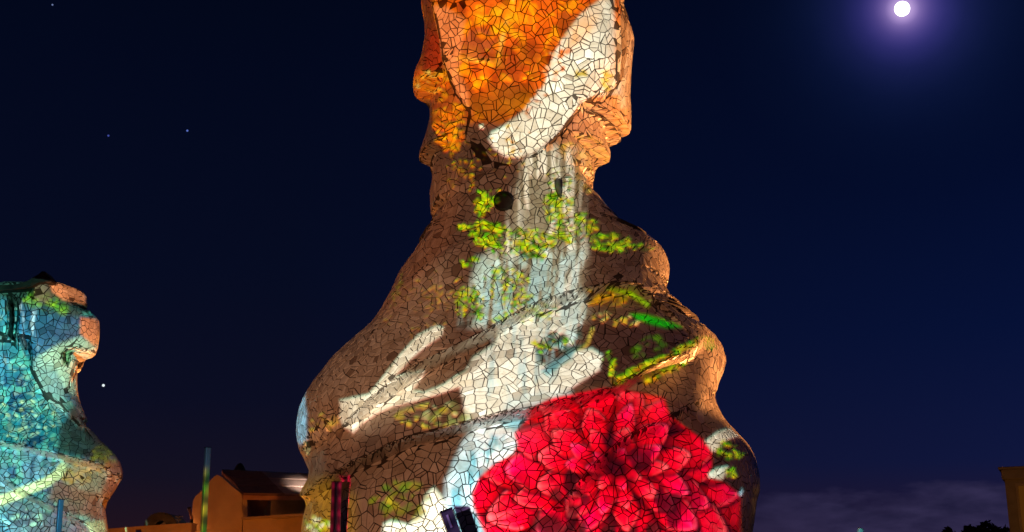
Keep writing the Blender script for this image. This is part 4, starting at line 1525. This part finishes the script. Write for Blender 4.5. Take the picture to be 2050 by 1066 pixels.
c3.poly([(-40, 590), (18, 600), (18, 800), (-40, 800)], (50, 140, 170), 8, 0.8, tex=sstep(0.45, 0.65, m3))
c3.poly([(80, 560), (180, 560), (180, 600), (140, 612), (100, 590)], (60, 70, 60), 6, 0.8)
c3.poly([(82, 714), (120, 692), (160, 676), (196, 680), (196, 722), (160, 726), (156, 800), (128, 780), (112, 740), (80, 735)], (156, 218, 190), 7, 0.95)
c3.poly([(64, 740), (84, 712), (110, 730), (126, 780), (130, 830), (90, 800)], (120, 196, 190), 9, 0.8, tex=0.5 + m2)
c3.poly([(124, 704), (146, 700), (140, 730), (128, 732)], (60, 130, 80), 4, 0.9)
c3.leaves(50, 840, 70, 40, 110, [(120, 200, 190), (160, 220, 170), (60, 150, 160), (90, 170, 150)], (2, 5))
c3.poly([(120, 860), (150, 800), (175, 850), (240, 900), (245, 940), (190, 920), (118, 905)], (24, 44, 40), 8, 0.92)
c3.leaves(215, 915, 26, 22, 60, [(110, 130, 30), (80, 110, 40)], (2, 6), 0.7)
c3.poly([(-60, 890), (120, 905), (140, 940), (100, 975), (-60, 1010)], (84, 160, 190), 8, 0.8, tex=sstep(0.35, 0.6, m3))
c3.poly([(125, 912), (215, 930), (215, 1005), (150, 1000), (120, 950)], (96, 122, 100), 9, 0.8)
c3.leaves(165, 950, 40, 20, 50, [(130, 130, 50), (150, 140, 90)], (3, 6))
c3.stroke([(-60, 1012), (0, 1002), (50, 984), (96, 966), (118, 950), (124, 938)], 20, (184, 236, 176), 4, 0.95)
c3.poly([(110, 960), (200, 990), (205, 1040), (150, 1030), (100, 1000)], (74, 76, 66), 8, 0.85)
c3.poly([(-60, 1030), (60, 1010), (170, 1060), (170, 1120), (-60, 1120)], (30, 88, 110), 8, 0.8, tex=0.4 + m2)
c3.poly([(178, 1046), (230, 1040), (230, 1120), (190, 1120)], (168, 226, 176), 4, 0.95)
c3.leaves(30, 1040, 60, 24, 60, [(90, 170, 180), (40, 110, 130), (120, 200, 180)], (3, 7))


c3.poly([(98, 566), (120, 566), (146, 574), (176, 596), (174, 614), (150, 606), (128, 600), (106, 584)], (226, 146, 96), 4, 0.95)  # orange lamp light on the right-hand lips and edge, painted into this slide
c3.poly([(166, 636), (200, 640), (200, 690), (186, 692), (164, 668)], (222, 140, 92), 4, 0.95)
c3.poly([(222, 924), (250, 930), (250, 960), (220, 1006), (205, 1004), (214, 960)], (170, 100, 56), 5, 0.6)


def proj_frame(o):
    """camera-like axes of a projector"""
    m = np.array(o.matrix_world)
    return m[:3, :3], m[:3, 3]


def slide(name, T, canvas, size, extra=(), gain=1.0):
    o, half = PROJ[name]
    Rm, loc = proj_frame(o)
    # vertices seen from both the lens and the photograph's side, to fit a smooth warp
    sel = np.cos(T.th) > 0.12
    P = T.P[::4][:, sel][:, ::4].reshape(-1, 3)
    Nn = T.Nn[::4][:, sel][:, ::4].reshape(-1, 3)
    px, py = project(P)
    f1 = (Nn * (P - np.array([0, 0, CAM_Z]))).sum(1) < -0.5
    loc_ = (P - loc) @ Rm
    tx, ty = loc_[:, 0] / -loc_[:, 2], loc_[:, 1] / -loc_[:, 2]
    f1 &= (np.abs(tx) < half * 1.1) & (np.abs(ty) < half * 1.1)
    deg = 5

    def basis(a, b):
        return np.stack([a ** i * b ** j for i in range(deg + 1) for j in range(deg + 1 - i)], -1)

    B = basis(tx[f1] / half, ty[f1] / half)
    cx, *_ = np.linalg.lstsq(B, px[f1], rcond=None)
    cy, *_ = np.linalg.lstsq(B, py[f1], rcond=None)
    print(name, 'warp rms', np.sqrt(((B @ cx - px[f1]) ** 2).mean()), np.sqrt(((B @ cy - py[f1]) ** 2).mean()))
    a = ((np.arange(size) + .5) / size * 2 - 1)
    U, V = np.meshgrid(a, a)
    BB = basis(U.ravel(), V.ravel())
    X, Y = (BB @ cx).reshape(size, size), (BB @ cy).reshape(size, size)
    fx, fy = (X - canvas.x0) * canvas.k - .5, (Y - canvas.y0) * canvas.k - .5
    okk = (fx > 0) & (fx < canvas.w - 2) & (fy > 0) & (fy < canvas.h - 2)
    ix, iy = np.clip(fx, 0, canvas.w - 2).astype(int), np.clip(fy, 0, canvas.h - 2).astype(int)
    dx, dy = np.clip(fx - ix, 0, 1)[..., None], np.clip(fy - iy, 0, 1)[..., None]
    C = canvas.C
    img = (C[iy, ix] * (1 - dx) * (1 - dy) + C[iy, ix + 1] * dx * (1 - dy) + C[iy + 1, ix] * (1 - dx) * dy + C[iy + 1, ix + 1] * dx * dy) * okk[..., None]
    # keep the light on the tower: black outside its outline as the lens sees it
    pr = (T.P.reshape(-1, 3) - loc) @ Rm
    qx = ((pr[:, 0] / -pr[:, 2]) / half * .5 + .5) * size
    qy = ((pr[:, 1] / -pr[:, 2]) / half * .5 + .5) * size
    lo = np.full(size, 1e9)
    hi_ = np.full(size, -1e9)
    r = np.clip(qy, 0, size - 1).astype(int)
    np.minimum.at(lo, r, qx)
    np.maximum.at(hi_, r, qx)
    col = np.arange(size)[None, :]
    img *= ((col > lo[:, None] - 2) & (col < hi_[:, None] + 2))[..., None]
    for (key, fn) in extra:
        p0, p1, wdt = POSTS[key]
        a0 = (np.array(p0) - loc) @ Rm
        a1 = (np.array(p1) - loc) @ Rm
        g0 = np.array([(a0[0] / -a0[2] / half * .5 + .5) * size, (a0[1] / -a0[2] / half * .5 + .5) * size])
        g1 = np.array([(a1[0] / -a1[2] / half * .5 + .5) * size, (a1[1] / -a1[2] / half * .5 + .5) * size])
        hwid = wdt * 0.66 / -a1[2] / half * .5 * size
        yy, xx = np.mgrid[0:size, 0:size]
        t = (yy - g0[1]) / (g1[1] - g0[1] + 1e-9)
        cxx = g0[0] + t * (g1[0] - g0[0])
        m = (np.abs(xx - cxx) < hwid) & (t > 0) & (t < 1.02)
        dpx = (1 - t[m]) * (p1[2] - p0[2])                 # metres below the tip
        img[m] = fn(dpx, (xx[m] - cxx[m]) / hwid)
    im = bpy.data.images.new('slide_' + name, size, size, float_buffer=True, alpha=False)
    buf = np.ones((size, size, 4), np.float32)
    buf[..., :3] = img * gain
    im.pixels.foreach_set(buf.ravel())
    im.update()
    im.pack()
    l = o.data
    l.use_nodes = True
    t = l.node_tree
    t.nodes.clear()
    co = N(t, 'ShaderNodeTexCoord')
    sp_ = N(t, 'ShaderNodeSeparateXYZ')
    t.links.new(co.outputs['Normal'], sp_.inputs[0])
    k = -0.5 / half
    u = math_node(t, 'MULTIPLY_ADD', math_node(t, 'DIVIDE', sp_.outputs[0], sp_.outputs[2]), k, 0.5)
    v = math_node(t, 'MULTIPLY_ADD', math_node(t, 'DIVIDE', sp_.outputs[1], sp_.outputs[2]), k, 0.5)
    cb_ = N(t, 'ShaderNodeCombineXYZ')
    t.links.new(u, cb_.inputs[0])
    t.links.new(v, cb_.inputs[1])
    ti = N(t, 'ShaderNodeTexImage', image=im, extension='CLIP', interpolation='Linear')
    t.links.new(cb_.outputs[0], ti.inputs[0])
    em = N(t, 'ShaderNodeEmission', ins={'Strength': 1.0})
    t.links.new(ti.outputs['Color'], em.inputs['Color'])
    ou = N(t, 'ShaderNodeOutputLight')
    t.links.new(em.outputs[0], ou.inputs[0])


def f_green(d, s):
    k = (np.sin(d * 19 + s * 1.6) * .5 + .5)[:, None]
    c = 0.4 * (lin((60, 140, 20)) * (1 - k) + lin((215, 190, 40)) * k)
    top_ = sstep(0.10, 0.22, d)[:, None]
    c = c * (0.6 + 0.4 * np.sin(d * 47 + 1))[:, None]
    return lin((30, 46, 56)) * (1 - top_) + c * top_


def f_red(d, s):
    k = (np.sin(d * 60) * .5 + .5)[:, None]
    e = (np.abs(s) > 0.42)[:, None]
    return np.where(e, 1.8 * lin((255, 30, 80)) * (0.25 + 0.75 * k ** 2), lin((40, 10, 20)))


def f_purple(d, s):
    k = (np.sin(d * 50 + s * 2) * .5 + .5)[:, None]
    return 0.3 * (lin((130, 100, 160)) * k + lin((60, 50, 90)) * (1 - k))


def f_blue(d, s):
    return np.tile(0.06 * lin((60, 160, 210)), (len(d), 1))


def f_cyan(d, s):
    return np.tile(0.5 * lin((120, 230, 230)), (len(d), 1))


slide('projector_main', T1, cv, 1900, (('green', f_green), ('red', f_red), ('purple', f_purple), ('small', f_cyan)), 2.4)
slide('projector_small', T2, c3, 900, (('blue', f_blue), ('cyan', f_cyan)), 9.5)
